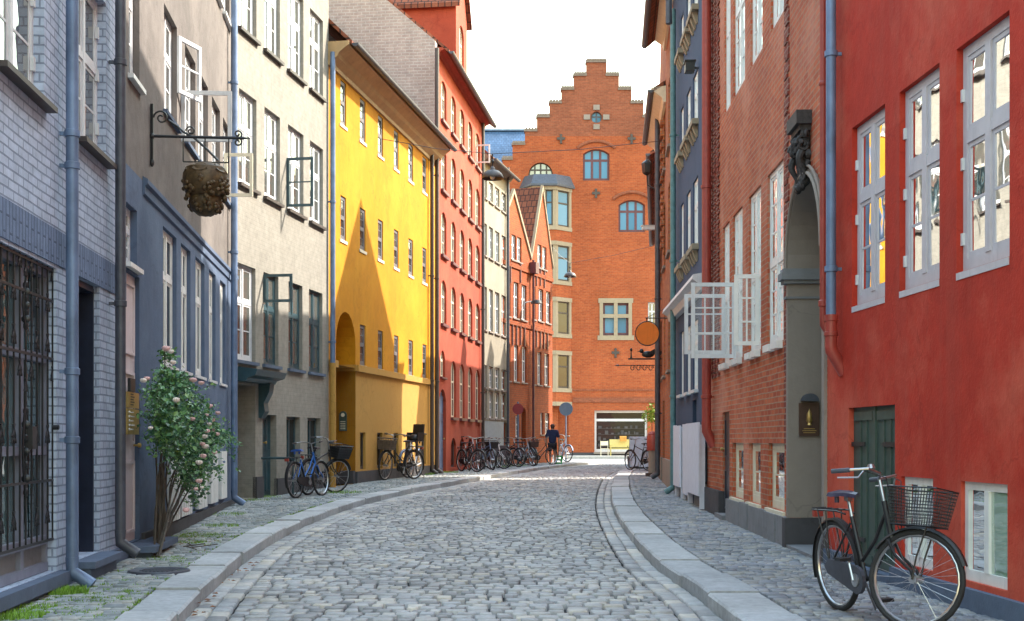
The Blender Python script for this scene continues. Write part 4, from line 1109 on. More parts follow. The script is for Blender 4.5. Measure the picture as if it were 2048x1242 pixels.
for (g, za_, ze_) in ((.02, 0, .08), (.0, .08, .50), (.045, .50, .62), (.075, .62, .86), (.05, .86, 1)):
    if g == 0: continue
    F.box(m, pu1 - .012 - g, pu1 + .075 + g, dp_, .035 + g, zc0 + (zc1 - zc0) * za_, zc0 + (zc1 - zc0) * ze_ - .002)
m.build('capital', M['granite'], pt_)
for (p_, q_) in ((pu1 - .05, pu1 + .10), (pu0 - .1, pu0 + .08)): m = MB(); F.box(m, p_, q_, dp_, .07, -.2, zb_p - .004); m.build('plinth_block', M['darkstone'], pt_)
m = MB(); F.box(m, pu0 + .05, pu1 - .02, dp_, .05, -.1, po.z0 + .03); m.build('threshold', M['granite'], root)
m = MB(); F.box(m, pu0 - .1, pu1 + .1, dp_ - .1, dp_ - .004, 0, zsp + pw); dv = m.build('door', M['green'], root)
m = MB()
for k in range(2):
    a = pu0 + .15 + k * (pw); F.box(m, a, a + pw - .2, dp_ - .004, dp_ + .012, .4, 1.3); F.box(m, a, a + pw - .2, dp_ - .004, dp_ + .012, 1.5, 2.6)
m.build('door_panel', M['green'], dv)
# carved keystone: scroll, foliage and beading
m = MB(); uk = F.uz(1606, 300)[0]; uk = (pu0 + pu1) / 2; zk0, zk1 = zsp + pw - .12, zsp + pw + .62
F.box(m, uk - .26, uk + .26, 0, .16, zk1 - .14, zk1); F.box(m, uk - .22, uk + .22, 0, .12, zk1 - .2, zk1 - .14)
kr = random.Random(5)
m.prism([F.pt(uk - .17, x, z) for x, z in [(0, zk1 - .2), (.07, zk1 - .2), (.09, zk1 - .4), (.05, zk0 + .05), (.01, zk0), (0, zk0)]], F.d * .34)
for k in range(150):
    t = kr.random(); z = zk1 - .2 - t * (zk1 - zk0 - .16); w_ = .25 * (1 - .4 * t)
    o_ = .02 + kr.random() * (.13 * (.6 + .4 * math.sin(t * 6 + .5)))
    r_ = kr.uniform(.016, .036)
    m.blob(F.pt(uk - w_ + kr.random() * w_ * 1.6, o_, z), (r_, r_, r_ * kr.uniform(.9, 2.0)), 7, 5, k, .25)
for s_ in (-1, 1):
    m.tube([F.pt(uk + s_ * .2, .08 + .07 * math.cos(a) * (1 - a / 14), zk1 - .34 + .09 * math.sin(a) * (1 - a / 14)) for a in [q * .5 for q in range(22)]], .02, 6)
    m.tube([F.pt(uk + s_ * .2, .09 + .03 * math.sin(t * 6), zk1 - .42 - .3 * t) for t in [q / 10 for q in range(11)]], [.045 - .03 * q / 10 for q in range(11)], 8)
m.build('carved_keystone', simple('sooty_carved_stone', (.035, .03, .03), .7, var=.6, scale=30), pt_)
# plaque with a little hood on the jamb
o0, o1 = on_jamb(F, pu1, 1597), on_jamb(F, pu1, 1637); pj = F.pt(pu1, -.2, 0); zj = lambda y: EYE + (HY - y) / FOC * (pj.y - .04); uf = pu1 - .0125
m = MB(); jamb_box(m, F, uf, min(o0, o1), max(o0, o1), zj(872), zj(806), .03); pq = m.build('plaque', simple('bronze_plaque', (.10, .055, .04), .4, .4), root)
m = MB(); cc = (o0 + o1) / 2; w_ = abs(o1 - o0)
m.lathe([(0, 0), (.028, .005), (.02, .03), (.034, .05), (.028, .13), (.012, .16), (.0, .19)], F.pt(uf - .032, cc, zj(851)), 8)
for k, ww in enumerate((.55, .7, .6)): jamb_box(m, F, uf - .03, cc - w_ * ww / 2, cc + w_ * ww / 2, zj(858 + k * 4), zj(856.6 + k * 4), .003)
m.build('emblem', M['brass'], pq)
m = MB(); q_ = [F.pt(uf, cc + w_ * .42 * math.cos(a), zj(806) + .02 + w_ * .38 * math.sin(a)) for a in [math.pi * k / 10 for k in range(11)]]; m.prism(q_, F.d * -.11); m.build('lamp_hood', M['zincdark'], root)
pipe(root, F, 1413, 1.55, 11.8, .075, 'redpipe', .12, False, [2.0, 5.4, 8.6]); m = MB(); q = F.pt(F.u(1413, .12), .12, 0); w_ = F.pt(F.u(1413, .12), .0, 0); m.tube([(q.x, q.y, 1.6), (q.x, q.y, 1.45), (w_.x, w_.y, 1.2)], .08, 12); m.build('cast_iron_shoe', M['redpipe'], root)
roof(root, F, 0, F.L, 12.3, 8, 41)
r2root = root

# ================================================================= slate blue house
F = FR3
root = thing('blue_house', 'dark slate blue house with cream window sills above white hoarding boards', 'house', FR3.base(3))
MBL = plaster('slate_blue_plaster', (.055, .08, .135), .14, dirt=(.3, .3, .35), dirt_amt=.2)
X3r = [(1361, 1367), (1373, 1381), (1386, 1396)]
def rw(y0, y1, x=1391):
    z1, z0 = F.uz(x, y0)[1], F.uz(x, y1)[1]
    return [Opening(F.u(a), F.u(b), z0, z1, dep=.03) for a, b in X3r]
q1 = rw(358, 495); q2 = rw(145, 250); q3 = rw(-60, 26); q0 = rw(640, 780)
dd_ = Opening(F.u(1385), F.u(1393), pave_z(3.4, 23) + .1, F.uz(1388, 800)[1], dep=.2)
wall_mesh(F, 0, F.L, -.3, 11.3, q0 + q1 + q2 + q3 + [dd_]).build('wall', MBL, root)
for o in q1 + q2 + q3:
    w = window(root, F, o, 'white', 'glasslight', 1, (.62,), (1, 0), lod=1, ft=.07)
    s = MB(); F.box(s, o.u0 - .12, o.u1 + .12, -.03, .12, o.z0 - .10, o.z0 - .003)
    for t in (.1, .5, .9): uu = o.u0 + (o.u1 - o.u0) * t; s.prism([F.pt(uu - .06, x, o.z0 - .1 + y) for x, y in [(0, 0), (.10, 0), (.07, -.10), (.02, -.2), (0, -.2)]], F.d * .12)
    s.build('sill', M['sand'], w)
for o in q0: window(root, F, o, 'white', 'glassdark', 1, (.7,), (0, 0), lod=1, sill=True, sm='greywhite', ft=.07, sd=.08)
panelled_door(root, F, dd_, 'darkblue', 1, 2, .02)
m = MB(); za = (F.uz(1349, 630)[1] + F.uz(1400, 560)[1]) / 2
m.prism([F.pt(.1, x, za + y) for x, y in [(0, .1), (.22, .06), (.24, -.02), (.14, -.08), (.1, -.2), (0, -.22)]], F.d * (F.L - .2)); m.build('belt_cornice', M['greywhite'], root)
m = MB(); F.box(m, .02, .75, 0, .05, .6, 11.3); m.build('corner_pilaster', MBL, root)
zt_ = F.uz(1385, 848)[1]
M['hoard'] = simple('lilac_white_board', (.66, .66, .74), .6, var=.05)
hz_ = [(F.u(1352), F.u(1363)), (F.u(1363), F.u(1377)), (F.u(1377), F.u(1390)), (F.u(1390), F.u(1417))]
for i, (a, b) in enumerate(hz_):
    a, b = min(a, b), max(a, b); p = F.pt((a + b) / 2, 0, 0); zg = pave_z(p.x, p.y); m = MB()
    c = .09 + (.05 if i % 2 else 0)
    F.box(m, a + .01, b - .01, c, c + .03, zg + (.22 if i != 2 else .12), zt_ - (.02 if i == 1 else 0)); F.box(m, a + .05, a + .11, .05, c, zg, zt_ - .04); F.box(m, b - .11, b - .05, .05, c, zg, zt_ - .04)
    h = m.build('hoarding_board', M['hoard'], None)
    tag(h, ['white hoarding board beside the verdigris pipe', 'narrow white hoarding board second from the verdigris pipe', 'white hoarding board reaching closest to the paving', 'wide white hoarding board beside the red drainpipe'][i], 'hoarding', 'hoarding boards against the blue house')
plinth(root, F, [(0, dd_.u0, -.3, .55), (dd_.u1, F.L, -.3, .5)], 'granite', .045)
pipe(root, F, 1346, pave_z(3.5, 27), 10.2, .06, 'tealpipe', .12, True, [2.2, 5, 7.6])
roof(root, F, 0, F.L, 11.3, 8, 40)

# ================================================================= orange-brown brick house further on
F = FR4
root = thing('brown_brick_house', 'orange-brown brick house with a wall gable above the hoarding end of the street', 'house', FR4.base(0))
MR4 = brick('brown_orange_brick', (.50, .17, .06), (.36, .09, .04), (.30, .16, .10), .24, .075, .01, .3, bs=1.0)
o4 = [Opening(u, u + 1.0, z, z + 1.6, dep=.1) for u in (1.2, 3.7, 6.0) for z in (2.9, 5.6, 8.0)]
d4 = Opening(4.2, 5.1, pave_z(4, 32), 2.3, dep=.15)
US = 3.4; ZL = 9.75
wall_mesh(F, 0, US, -.3, 11.0, [o for o in o4 if o.u1 < US]).build('wall', MR4, root)
wall_mesh(F, US + .002, F.L, -.3, ZL, [o for o in o4 if o.u0 > US] + [d4]).build('lower_wall', MR4, root)
for o in o4: window(root, F, o, 'cream', 'glass', 1, (.62,), (1, 0), lod=1, sill=True, sm='stone')
panelled_door(root, F, d4, 'green', 1, 2, .02)
for (ua_, ub_, zz) in ((0, US, 11.0), (US + .01, F.L, ZL)):
    m = MB(); m.prism([F.pt(ua_, x, zz + y) for x, y in [(-.01, -.2), (.06, -.2), (.1, -.08), (.28, .05), (.36, .16), (-.01, .2)]], F.d * (ub_ - ua_)); m.build('eaves_cornice', M['cream'], root)
m = MB(); m.prism([F.pt(u, -.02, z) for u, z in [(3.3, 9.6), (9.0, 9.6), (8.75, 10.1), (6.93, 12.4), (5.4, 14.3), (3.6, 11.9), (3.3, 11.4)]], F.n * -.5); m.build('wall_gable', MR4, root)
m = MB()
for k in range(24): z = 6.0 + .14 * k; F.box(m, F.L * .48, F.L * .48 + .4, 0, .03 + .07 * (k % 2), z, z + .12)
m.build('brick_pilaster', MR4, root)
m = MB()
for k in range(9): z = .6 + k * 1.05; F.box(m, F.L * .75, F.L * .75 + .5, 0, .06, z, z + .9)
m.build('brick_pier', MR4, root)
pipe(root, F, 1338, 8.8, 10.9, .06, 'zincdark', .3, False); pipe(root, F, 1315, pave_z(4.2, 35.9), 9.8, .07, 'zincdark', .12, True, [2, 5, 8])
roof(root, F, 0, US, 11.0 + .25, 8, 40, over=.45); roof(root, F, US + .01, F.L, ZL + .22, 3.0, 30, over=.3)
plinth(root, F, [(0, d4.u0, -.3, .85), (d4.u1, F.L, -.3, .85)], 'stone', .06)

F = FR5
root = thing('corner_house', 'red brick house around the bend with a projecting gutter against the sky', 'house', FR5.base(0))
o5 = [Opening(u, u + 1.0, z, z + 1.6, dep=.1) for u in (1.2, 4.0, 7.0, 10, 13) for z in (2.6, 5.4, 8.0)]
wall_mesh(F, 0, F.L, -.3, 10.2, o5, depth=1.6).build('wall', MR4, root)  # mostly hidden shade caster; depth cut thin so sun reaches the yellow base
for o in o5: window(root, F, o, 'cream', 'glass', 1, (.62,), (1, 0), lod=1)
roof(root, F, 0, F.L, 10.2, 1.6, 30, over=.25)
for k, (u, h_) in enumerate(((5.9, 11.5), (11.1, 11.5), (13.1, 11.3), (15.3, 11.3))):
    m = MB(); F.box(m, u, u + .8, -.7, -.1, 10.1, h_ - .5)
    m.prism([F.pt(u - .1, -.1, h_ - .5), F.pt(u + .9, -.1, h_ - .5), F.pt(u + .4, -.1, h_ + .2)], F.n * -.6)
    m.build('chimney', MR4, root)
# ---------------------------------------------------------------- ground, kerbs, setts
def interp(tab, y):
    if y <= tab[0][0]: (a, b) = (tab[0], tab[1])
    elif y >= tab[-1][0]: (a, b) = (tab[-2], tab[-1])
    else:
        for i in range(len(tab) - 1):
            if tab[i][0] <= y <= tab[i + 1][0]: break
        y0, x0 = tab[i]; y1, x1 = tab[i + 1]; h = y1 - y0; t = (y - y0) / h
        m0 = (x1 - tab[i - 1][1]) / (y1 - tab[i - 1][0]) if i > 0 else (x1 - x0) / h
        m1 = (tab[i + 2][1] - x0) / (tab[i + 2][0] - y0) if i < len(tab) - 2 else (x1 - x0) / h
        return (2*t**3 - 3*t*t + 1) * x0 + (t**3 - 2*t*t + t) * h * m0 + (-2*t**3 + 3*t*t) * x1 + (t**3 - t*t) * h * m1
    return a[1] + (b[1] - a[1]) * (y - a[0]) / (b[0] - a[0])
KLT = [(3, -1.45), (8.29, -2.27), (10.5, -2.566), (14.1, -2.89), (17.5, -2.98), (21.2, -2.84), (23.8, -2.55), (26.9, -2.10), (30.6, -1.38), (40, .16), (47, 1.39), (53, 2.75), (58, 4.3)]
KRT = [(3, 1.58), (8.29, 1.545), (10.3, 1.54), (12.5, 1.48), (15.3, 1.53), (21.5, 1.77), (26.9, 2.14), (35.5, 2.93), (43, 3.89), (50, 4.95), (56, 6.0)]
KL = lambda y: interp(KLT, y)
KR = lambda y: interp(KRT, y)
LW = [(2, -2.98), (12.6, -3.9), (21.6, -4.78), (26.8, -3.93), (36.6, -2.25), (45.8, -1.03), (49.7, -.12), (54.8, 1.78), (60, 3.6)]
RW = [(2, 3.682), (12.2, 3.08), (21.1, 3.29), (27.1, 3.49), (36, 4.19), (56.5, 6.6), (60, 7.0)]
def lin(tab, y):
    for i in range(len(tab) - 1):
        if y <= tab[i + 1][0]: break
    y0, x0 = tab[i]; y1, x1 = tab[i + 1]
    return x0 + (x1 - x0) * (y - y0) / (y1 - y0)

def sheet(name, mat, x0, x1, nx, ys, zf, xl=None, xr=None):
    m = MB(); P = []; Fc = []
    for y in ys:
        a = xl(y) if xl else x0; b = xr(y) if xr else x1
        for i in range(nx + 1):
            x = a + (b - a) * i / nx; P.append((x, y, zf(x, y)))
    for j in range(len(ys) - 1):
        for i in range(nx):
            k = j * (nx + 1) + i; Fc.append((k, k + 1, k + nx + 2, k + nx + 1))
    m.add(P, Fc); o = m.build(name, mat, None); tag(o, kind='structure'); return o
fr = lambda a, b, n: [a + (b - a) * i / n for i in range(n + 1)]
m_, nt_, b_ = newmat('packed_earth'); b_.inputs['Roughness'].default_value = .95
nt_.links.new(ramp(nt_, noise(nt_, 3, 6, .7), [(.3, (.012, .012, .014)), (.7, (.03, .028, .028))]), b_.inputs['Base Color'])
MEARTH = m_
MJOINT = simple('mossy_joint', (.050, .055, .038), .95, var=.4, scale=3)
MFAR = brick('far_setts', (.34, .34, .36), (.26, .26, .28), (.07, .07, .07), .2, .13, .014, .25, bs=1.0)
sheet('ground', MFAR, -70, 70, 70, fr(-15, 160, 88), lambda x, y: ground_z(x, y) - .06)
sheet('road_bed', MEARTH, 0, 0, 8, fr(2.5, 60, 60), lambda x, y: ground_z(x, y) - .05, KL, KR)
sheet('pavement_bed', MJOINT, 0, 0, 6, fr(2.5, 57, 60), lambda x, y: pave_z(x, y) - .026, lambda y: lin(LW, y) - .3, lambda y: KL(y) - .2)
sheet('pavement_bed', MJOINT, 0, 0, 6, fr(2.5, 57, 60), lambda x, y: pave_z(x, y) - .026, lambda y: KR(y) + .2, lambda y: lin(RW, y) + .3)

class SettMesh:
    def __init__(s): s.v = []; s.f = []
    def sett(s, c, z, crown=.008, inset=.018, drop=.034, tilt=(0, 0)):
        """c: four plan corners, counter-clockwise; a pillow-topped stone."""
        if c[0][1] < 24:                       # cut the corners: the dark triangles where four stones meet
            o = []
            for i in range(4):
                p, a, n = c[i], c[i - 1], c[(i + 1) % 4]
                for r in (a, n):
                    d = math.hypot(r[0] - p[0], r[1] - p[1]); t = .006 / max(d, .05); o.append((p[0] + (r[0] - p[0]) * t, p[1] + (r[1] - p[1]) * t))
            c = o
        n = len(c)
        b = len(s.v); cx = sum(p[0] for p in c) / n; cy = sum(p[1] for p in c) / n
        def ring(k, dz):
            for p in c:
                d = math.hypot(p[0] - cx, p[1] - cy); t = max(.2, 1 - k / max(d, .001))
                x, y = cx + (p[0] - cx) * t, cy + (p[1] - cy) * t
                s.v.append((x, y, z + dz + tilt[0] * (x - cx) + tilt[1] * (y - cy)))
        ring(-.004, -drop); ring(.002, -crown * 1.3); ring(inset, 0)
        for r in range(2):
            for i in range(n):
                j = (i + 1) % n; s.f.append((b + r * n + i, b + r * n + j, b + r * n + n + j, b + r * n + n + i))
        s.f.append(tuple(range(b + 2 * n, b + 3 * n)))
    def build(s, name, mat, kind='structure'):
        me = bpy.data.meshes.new(name); me.from_pydata(s.v, [], s.f); me.materials.append(mat)
        me.polygons.foreach_set('use_smooth', [True] * len(me.polygons))
        o = bpy.data.objects.new(name, me); COL.objects.link(o); o['kind'] = kind; return o

MSETT = stone_island('road_setts', [(0, (.20, .20, .20)), (.2, (.32, .315, .315)), (.5, (.41, .40, .385)), (.7, (.34, .345, .355)), (.9, (.46, .43, .385)), (1, (.54, .49, .42))], .6, .2, .4)
MPAVE = stone_island('pavement_setts', [(0, (.20, .22, .23)), (.35, (.31, .33, .33)), (.7, (.38, .37, .34)), (1, (.26, .29, .31))], .7, .25, .35, moss=((.16, .19, .09), .30))
MPAVER = stone_island('pavement_setts_east', [(0, (.17, .18, .20)), (.35, (.27, .28, .31)), (.7, (.36, .34, .31)), (1, (.24, .25, .28))], .65, .22, .4)
MKERB = stone_island('kerb_granite', [(0, (.36, .37, .38)), (.5, (.47, .465, .455)), (1, (.42, .43, .44))], .7, .22, .3)

def sett_rows(sm, xl, xr, zf, y0, y1, rh, lmin, lmax, gap, q, wob=.03, far=1e9):
    y = y0; r = 0
    while y < y1:
        h = rh * q.uniform(.88, 1.12); ph = q.uniform(0, 6)
        a, b = xl(y + h / 2), xr(y + h / 2); x = a - q.random() * lmin * .6 if False else a
        wb = lambda xx, rr: wob * (math.sin(xx * 1.15 + rr * .13) + .5 * math.sin(xx * 2.7 + rr * .41 + 1))
        while x < b - .04:
            l = q.uniform(lmin, lmax)
            if b - (x + l) < lmin * .6: l = b - x
            j = lambda k=.005: q.uniform(-k, k)
            g = gap * q.uniform(.6, 1.4) / 2
            xa, xb = x + g * .7, x + l - g * .7; g *= 1.15
            c = [(xa + j(.010), y + g + wb(xa, r) + j()), (xb + j(.010), y + g + wb(xb, r) + j()), (xb + j(.010), y + h - g + wb(xb, r) + j()), (xa + j(.010), y + h - g + wb(xa, r) + j())]
            zc = zf((xa + xb) / 2, y) + q.uniform(-.006, .005)
            sm.sett(c, zc, q.uniform(.004, .007), .008, .05, (q.uniform(-.03, .03), q.uniform(-.05, .05)))
            x += l
        y += h; r += 1
q_ = random.Random(3)
sm = SettMesh()
sett_rows(sm, lambda y: KL(y) + .322, lambda y: KR(y) - .322, ground_z, 4.6, 59, .165, .105, .19, .034, q_, .02)
for side in (0, 1):                      # longitudinal gutter stones
    for k in range(2):
        y = 4.6
        while y < 57:
            l = q_.uniform(.18, .34); off0 = .010 + k * .150; off1 = off0 + .14
            f_ = (lambda yy, o: KL(yy) + o) if side == 0 else (lambda yy, o: KR(yy) - o)
            ya, yb = y + .008, y + l - .008; j = lambda: q_.uniform(-.006, .006)
            a, b = (off0, off1) if side == 0 else (off1, off0)
            c = [(f_(ya, a) + j(), ya), (f_(ya, b) + j(), ya), (f_(yb, b) + j(), yb), (f_(yb, a) + j(), yb)]
            sm.sett(c, ground_z(c[0][0], y) + q_.uniform(-.006, .004) - .004, .009, .02, .034, (q_.uniform(-.03, .03), q_.uniform(-.02, .02)))
            y += l
sm.build('road', MSETT)
sm = SettMesh(); sett_rows(sm, lambda y: lin(LW, y) + .03, lambda y: KL(y) - .375, pave_z, 5.0, 56, .115, .08, .155, .018, q_, .02); sm.build('pavement', MPAVE)
sm = SettMesh(); sett_rows(sm, lambda y: KR(y) + .425, lambda y: lin(RW, y) - .04, pave_z, 4.6, 56, .115, .09, .17, .016, q_, .02); sm.build('pavement', MPAVER)
def kerb(f, w, sgn, y1):
    m = MB(); y = 3.0
    while y < y1:
        l = q_.uniform(.8, 1.35); ya, yb = y + .010, y + l - .010; dz = q_.uniform(-.010, .010); n = 3
        dx = q_.uniform(-.012, .012)
        for i in range(1):
            pts = []
            for t in (ya, (ya + yb) / 2, yb):
                x = f(t) + dx; pts.append((x, x + sgn * w, t))
            zt = [pave_z(p[0], p[2]) + dz + .004 for p in pts]; zb = [z - .22 for z in zt]; ch = .018
            P = []
            for (a, b, t), z in zip(pts, zt):
                P += [(a, t, z - .22), (a + q_.uniform(-.006, .006), t, z - ch), (a + sgn * ch, t, z), (b, t, z), (b, t, z - .12)]
            Fq = []
            for s_ in range(2):
                for k in range(4): Fq.append((s_ * 5 + k, s_ * 5 + k + 1, s_ * 5 + 5 + k + 1, s_ * 5 + 5 + k))
            Fq += [(0, 1, 2, 3, 4), (10, 11, 12, 13, 14)]
            m.add(P, Fq)
        y += l
    o = m.build('kerb', MKERB); tag(o, kind='structure')
kerb(KL, .355, -1, 57); kerb(KR, .40, 1, 56)
# the far corner of the street: a low pavement in front of the warehouse
m = MB(); m.box(-6, 14, 75.5, 79.9, .1, ground_z(0, 80) + .10); o = m.build('far_pavement', simple('far_flags', (.36, .35, .33), .8, var=.15)); tag(o, kind='structure')

# grass in the joints and at the foot of the walls
gm = MB(); q = random.Random(8)
def tuft(x, y, n, r, h):
    for k in range(n):
        a = q.uniform(0, 6.28); d = r * math.sqrt(q.random()); px, py = x + d * math.cos(a), y + d * math.sin(a)
        z = pave_z(px, py) - .012; hh = h * q.uniform(.4, 1.1); b = q.uniform(0, 6.28); w = .004 + .003 * q.random(); l = hh * q.uniform(.1, .7)
        gm.add([(px - w * math.sin(b), py + w * math.cos(b), z), (px + w * math.sin(b), py - w * math.cos(b), z), (px + l * math.cos(b), py + l * math.sin(b), z + hh)], [(0, 1, 2)])
def gp(x, y): Y = FOC * 1.2 / (y - HY); return (x - CX) / FOC * Y, Y
for (x, y, n, r, h) in [(30, 1232, 700, .20, .05), (70, 1215, 360, .16, .04), (150, 1185, 420, .10, .07), (118, 1190, 260, .08, .07), (190, 1200, 200, .2, .03), (330, 1120, 220, .2, .03), (400, 1078, 500, .3, .035), (440, 1060, 350, .25, .035), (380, 1090, 260, .2, .035), (455, 1040, 300, .3, .04), (520, 1010, 300, .4, .05), (505, 1016, 200, .3, .05)]:
    X, Y = gp(x, y); tuft(X, Y, n, r, h)
for (x, y) in [(250, 1160), (300, 1165), (210, 1215), (360, 1125), (420, 1085)]:
    for k in range(8):
        X, Y = gp(x + q.uniform(-60, 60), y + q.uniform(-25, 25))
        if X < KL(Y) - .4: tuft(X, Y, 26, .06, .025)
for k in range(420):                      # moss and weeds scattered through the joints of the near pavement
    Y = 8.2 + 7.5 * q.random() ** 1.5; a_, b_ = lin(LW, Y) + .06, KL(Y) - .42
    X = a_ + (b_ - a_) * q.random()
    if math.sin(X * 3.1 + Y * 1.3) + math.sin(Y * 2.2 - X * 1.7) < .1: continue
    tuft(X, Y, q.randint(8, 26), .045, .022)
for k in range(60):                       # seam between kerb and setts
    Y = q.uniform(8, 22); tuft(KL(Y) - .365, Y, 16, .03, .03)
for (X, Y, n, r) in [(-2.55, 35.4, 500, .35), (-1.9, 37.6, 300, .3), (.1, 47.6, 300, .5), (-.4, 45, 250, .4), (-3.3, 24.6, 240, .35)]: tuft(X, Y, n, r, .08)
MGR = simple('grass_blade', (.17, .31, .03), .6, var=.3, scale=2)
o = gm.build('grass', MGR, uv=False); tag(o, kind='stuff')
# a few fallen leaves by the kerb
lf = MB()
for k in range(26):
    Y = q.uniform(8.6, 13); X = KL(Y) + q.uniform(.02, .16); z = ground_z(X, Y) + .012; a = q.uniform(0, 6.28); s_ = q.uniform(.018, .035)
    c, d = math.cos(a) * s_, math.sin(a) * s_
    lf.add([(X - c, Y - d, z), (X - d * .5, Y + c * .5, z + .012), (X + c, Y + d, z), (X + d * .5, Y - c * .5, z + .01)], [(0, 1, 2, 3)])
for k in range(30):
    a_ = q.uniform(0, 6.28); X = -3.75 + q.gauss(0, .28) * 1.0; Y = 14.3 + q.gauss(0, .5); z = pave_z(X, Y) + .014; s_ = .016
    if X > KL(Y) - .4 or X < lin(LW, Y) + .1: continue
    lf.add([(X - s_, Y, z), (X, Y - s_, z + .005), (X + s_, Y, z), (X, Y + s_, z + .006)], [(0, 1, 2, 3)])
o = lf.build('fallen_leaves', simple('dry_leaf', (.30, .12, .04), .7, var=.3), uv=False); tag(o, kind='stuff')

# ---------------------------------------------------------------- things on the street
# manhole cover
mc = MB(); Y = 11.4; X = -3.22; z = pave_z(X, Y) - .006
mc.lathe([(.0, .012), (.2, .012), (.205, .016), (.27, .016), (.28, .004), (.28, -.03)], (X, Y, z), 28)
for k in range(-5, 6):
    for l in range(-5, 6):
        if k * k + l * l < 22: mc.box(X + k * .036 - .011, X + k * .036 + .011, Y + l * .036 - .011, Y + l * .036 + .011, z + .012, z + .017)
o = mc.build('manhole_cover', M['zincdark'], None, V((X, Y, z))); tag(o, 'round cast iron manhole cover set in the mossy pavement', 'manhole cover')

# rose bush
F = FL2
p = F.pt(F.u(318, .2), .2, 0); p.z = pave_z(p.x, p.y)
rose = thing('rose_bush', 'tall climbing rose bush with pink blooms against the grey plaster wall', 'rose bush', p)
q = random.Random(21)
def rp(x, y, off): u = F.u(x, off); p_ = F.pt(u, off, 0); p_.z = EYE + (HY - y) / FOC * p_.y; return p_
st = MB(); tips = [(330, 700), (300, 770), (345, 790), (370, 800), (395, 830), (420, 860), (400, 900), (410, 940), (380, 960), (340, 830), (315, 800), (435, 880), (455, 870), (365, 900), (350, 940)]
for i, (tx, ty) in enumerate(tips):
    of_ = .1 + .25 * q.random(); b0 = F.pt(F.u(300 + 30 * q.random(), of_), of_, p.z); e = rp(tx, ty, q.uniform(.12, .5)); mid = b0.lerp(e, .5) + V((q.uniform(-.08, .08), q.uniform(-.1, .1), .25))
    pts = [b0 * (1 - t) ** 2 + mid * 2 * t * (1 - t) + e * t * t for t in [k / 8 for k in range(9)]]
    pts = [pp + V((q.uniform(-.012, .012), q.uniform(-.012, .012), 0)) for pp in pts]
    st.tube(pts, [.014 - .010 * k / 8 for k in range(9)], 6)
for i in range(10):
    of_ = .1 + .2 * q.random(); b0 = F.pt(F.u(303 + 25 * q.random(), of_), of_, p.z); e = rp(q.uniform(312, 340), q.uniform(840, 960), q.uniform(.1, .3)); st.tube([b0, b0.lerp(e, .5) + V((q.uniform(-.05, .05), 0, 0)), e], [.011, .009, .005], 5)
for i in range(9):                         # cut twigs on the ground
    b0 = V((p.x + q.uniform(-.2, .45), p.y + q.uniform(-.3, .3), p.z + .02)); st.tube([b0, b0 + V((q.uniform(-.3, .4), q.uniform(-.15, .15), .03))], .006, 5)
st.build('stem', simple('rose_stem', (.075, .06, .045), .8, var=.3), rose)
lv = MB()
clumps = [(340, 800, .26, 420), (365, 830, .30, 620), (325, 840, .24, 420), (390, 850, .26, 430), (350, 870, .26, 420), (400, 885, .24, 360), (378, 905, .24, 330), (420, 880, .2, 200), (392, 940, .22, 240), (375, 960, .2, 180), (312, 790, .16, 150), (338, 760, .18, 190), (360, 770, .16, 150), (395, 975, .15, 90), (445, 868, .16, 80), (335, 712, .10, 70), (325, 880, .2, 200), (410, 920, .16, 120), (385, 1000, .12, 40), (350, 905, .2, 150)]
for (x, y, r, n) in clumps:
    c = rp(x, y, .42 if r > .15 else .3)
    r *= .86
    for k in range(int(n * 1.35)):
        d = V((q.gauss(0, 1), q.gauss(0, 1), q.gauss(0, 1))).normalized() * r * (.15 + 1.1 * q.random() ** .9)
        a = c + d
        if (a - F.p0).dot(F.n) < .03: continue
        n_ = V((q.uniform(-1, 1), q.uniform(-1, .6), q.uniform(.1, 1.2))).normalized(); t = n_.cross(V((q.uniform(-1, 1), q.uniform(-1, 1), q.uniform(-1, .2)))).normalized(); s_ = n_.cross(t)
        L_ = q.uniform(.025, .075); w = L_ * .36
        lv.add([a, a + t * L_ * .5 + s_ * w + n_ * .006, a + t * L_, a + t * L_ * .5 - s_ * w + n_ * .006], [(0, 1, 2), (0, 2, 3)])
for i in range(46):                        # loose shoots that break the outline
    x0, y0 = q.choice([(330, 790), (345, 760), (400, 830), (420, 860), (430, 880), (405, 930), (390, 960), (320, 830), (375, 790), (440, 870)])
    a = rp(x0, y0, q.uniform(.2, .5)); d_ = V((q.uniform(-.3, 1), q.uniform(-.6, .6), q.uniform(-.5, 1))).normalized() * q.uniform(.2, .5)
    for k in range(26):
        t = k / 26; pp = a + d_ * t + V((0, 0, -.12 * t * t)) + V((q.uniform(-.03, .03), q.uniform(-.03, .03), q.uniform(-.03, .03)))
        n_ = V((q.uniform(-1, 1), q.uniform(-1, .6), q.uniform(.1, 1.2))).normalized(); tt = n_.cross(V((q.uniform(-1, 1), q.uniform(-1, 1), q.uniform(-1, .2)))).normalized(); s_ = n_.cross(tt)
        L_ = q.uniform(.03, .06); w = L_ * .36
        lv.add([pp, pp + tt * L_ * .5 + s_ * w + n_ * .006, pp + tt * L_, pp + tt * L_ * .5 - s_ * w + n_ * .006], [(0, 1, 2), (0, 2, 3)])
ml, ntl, bl = newmat('rose_leaf'); bl.inputs['Roughness'].default_value = .42
gi = N(ntl, 'ShaderNodeNewGeometry').outputs['Random Per Island']
ntl.links.new(ramp(ntl, gi, [(0, (.03, .085, .05)), (.4, (.07, .18, .075)), (.75, (.11, .25, .08)), (1, (.20, .33, .09))]), bl.inputs['Base Color'])
lv.build('foliage', ml, rose, uv=False)
MPK = simple('rose_petal', (.70, .42, .40), .6, var=.15, scale=25); MPK2 = simple('pale_rose_petal', (.74, .62, .54), .6, var=.1, scale=25)
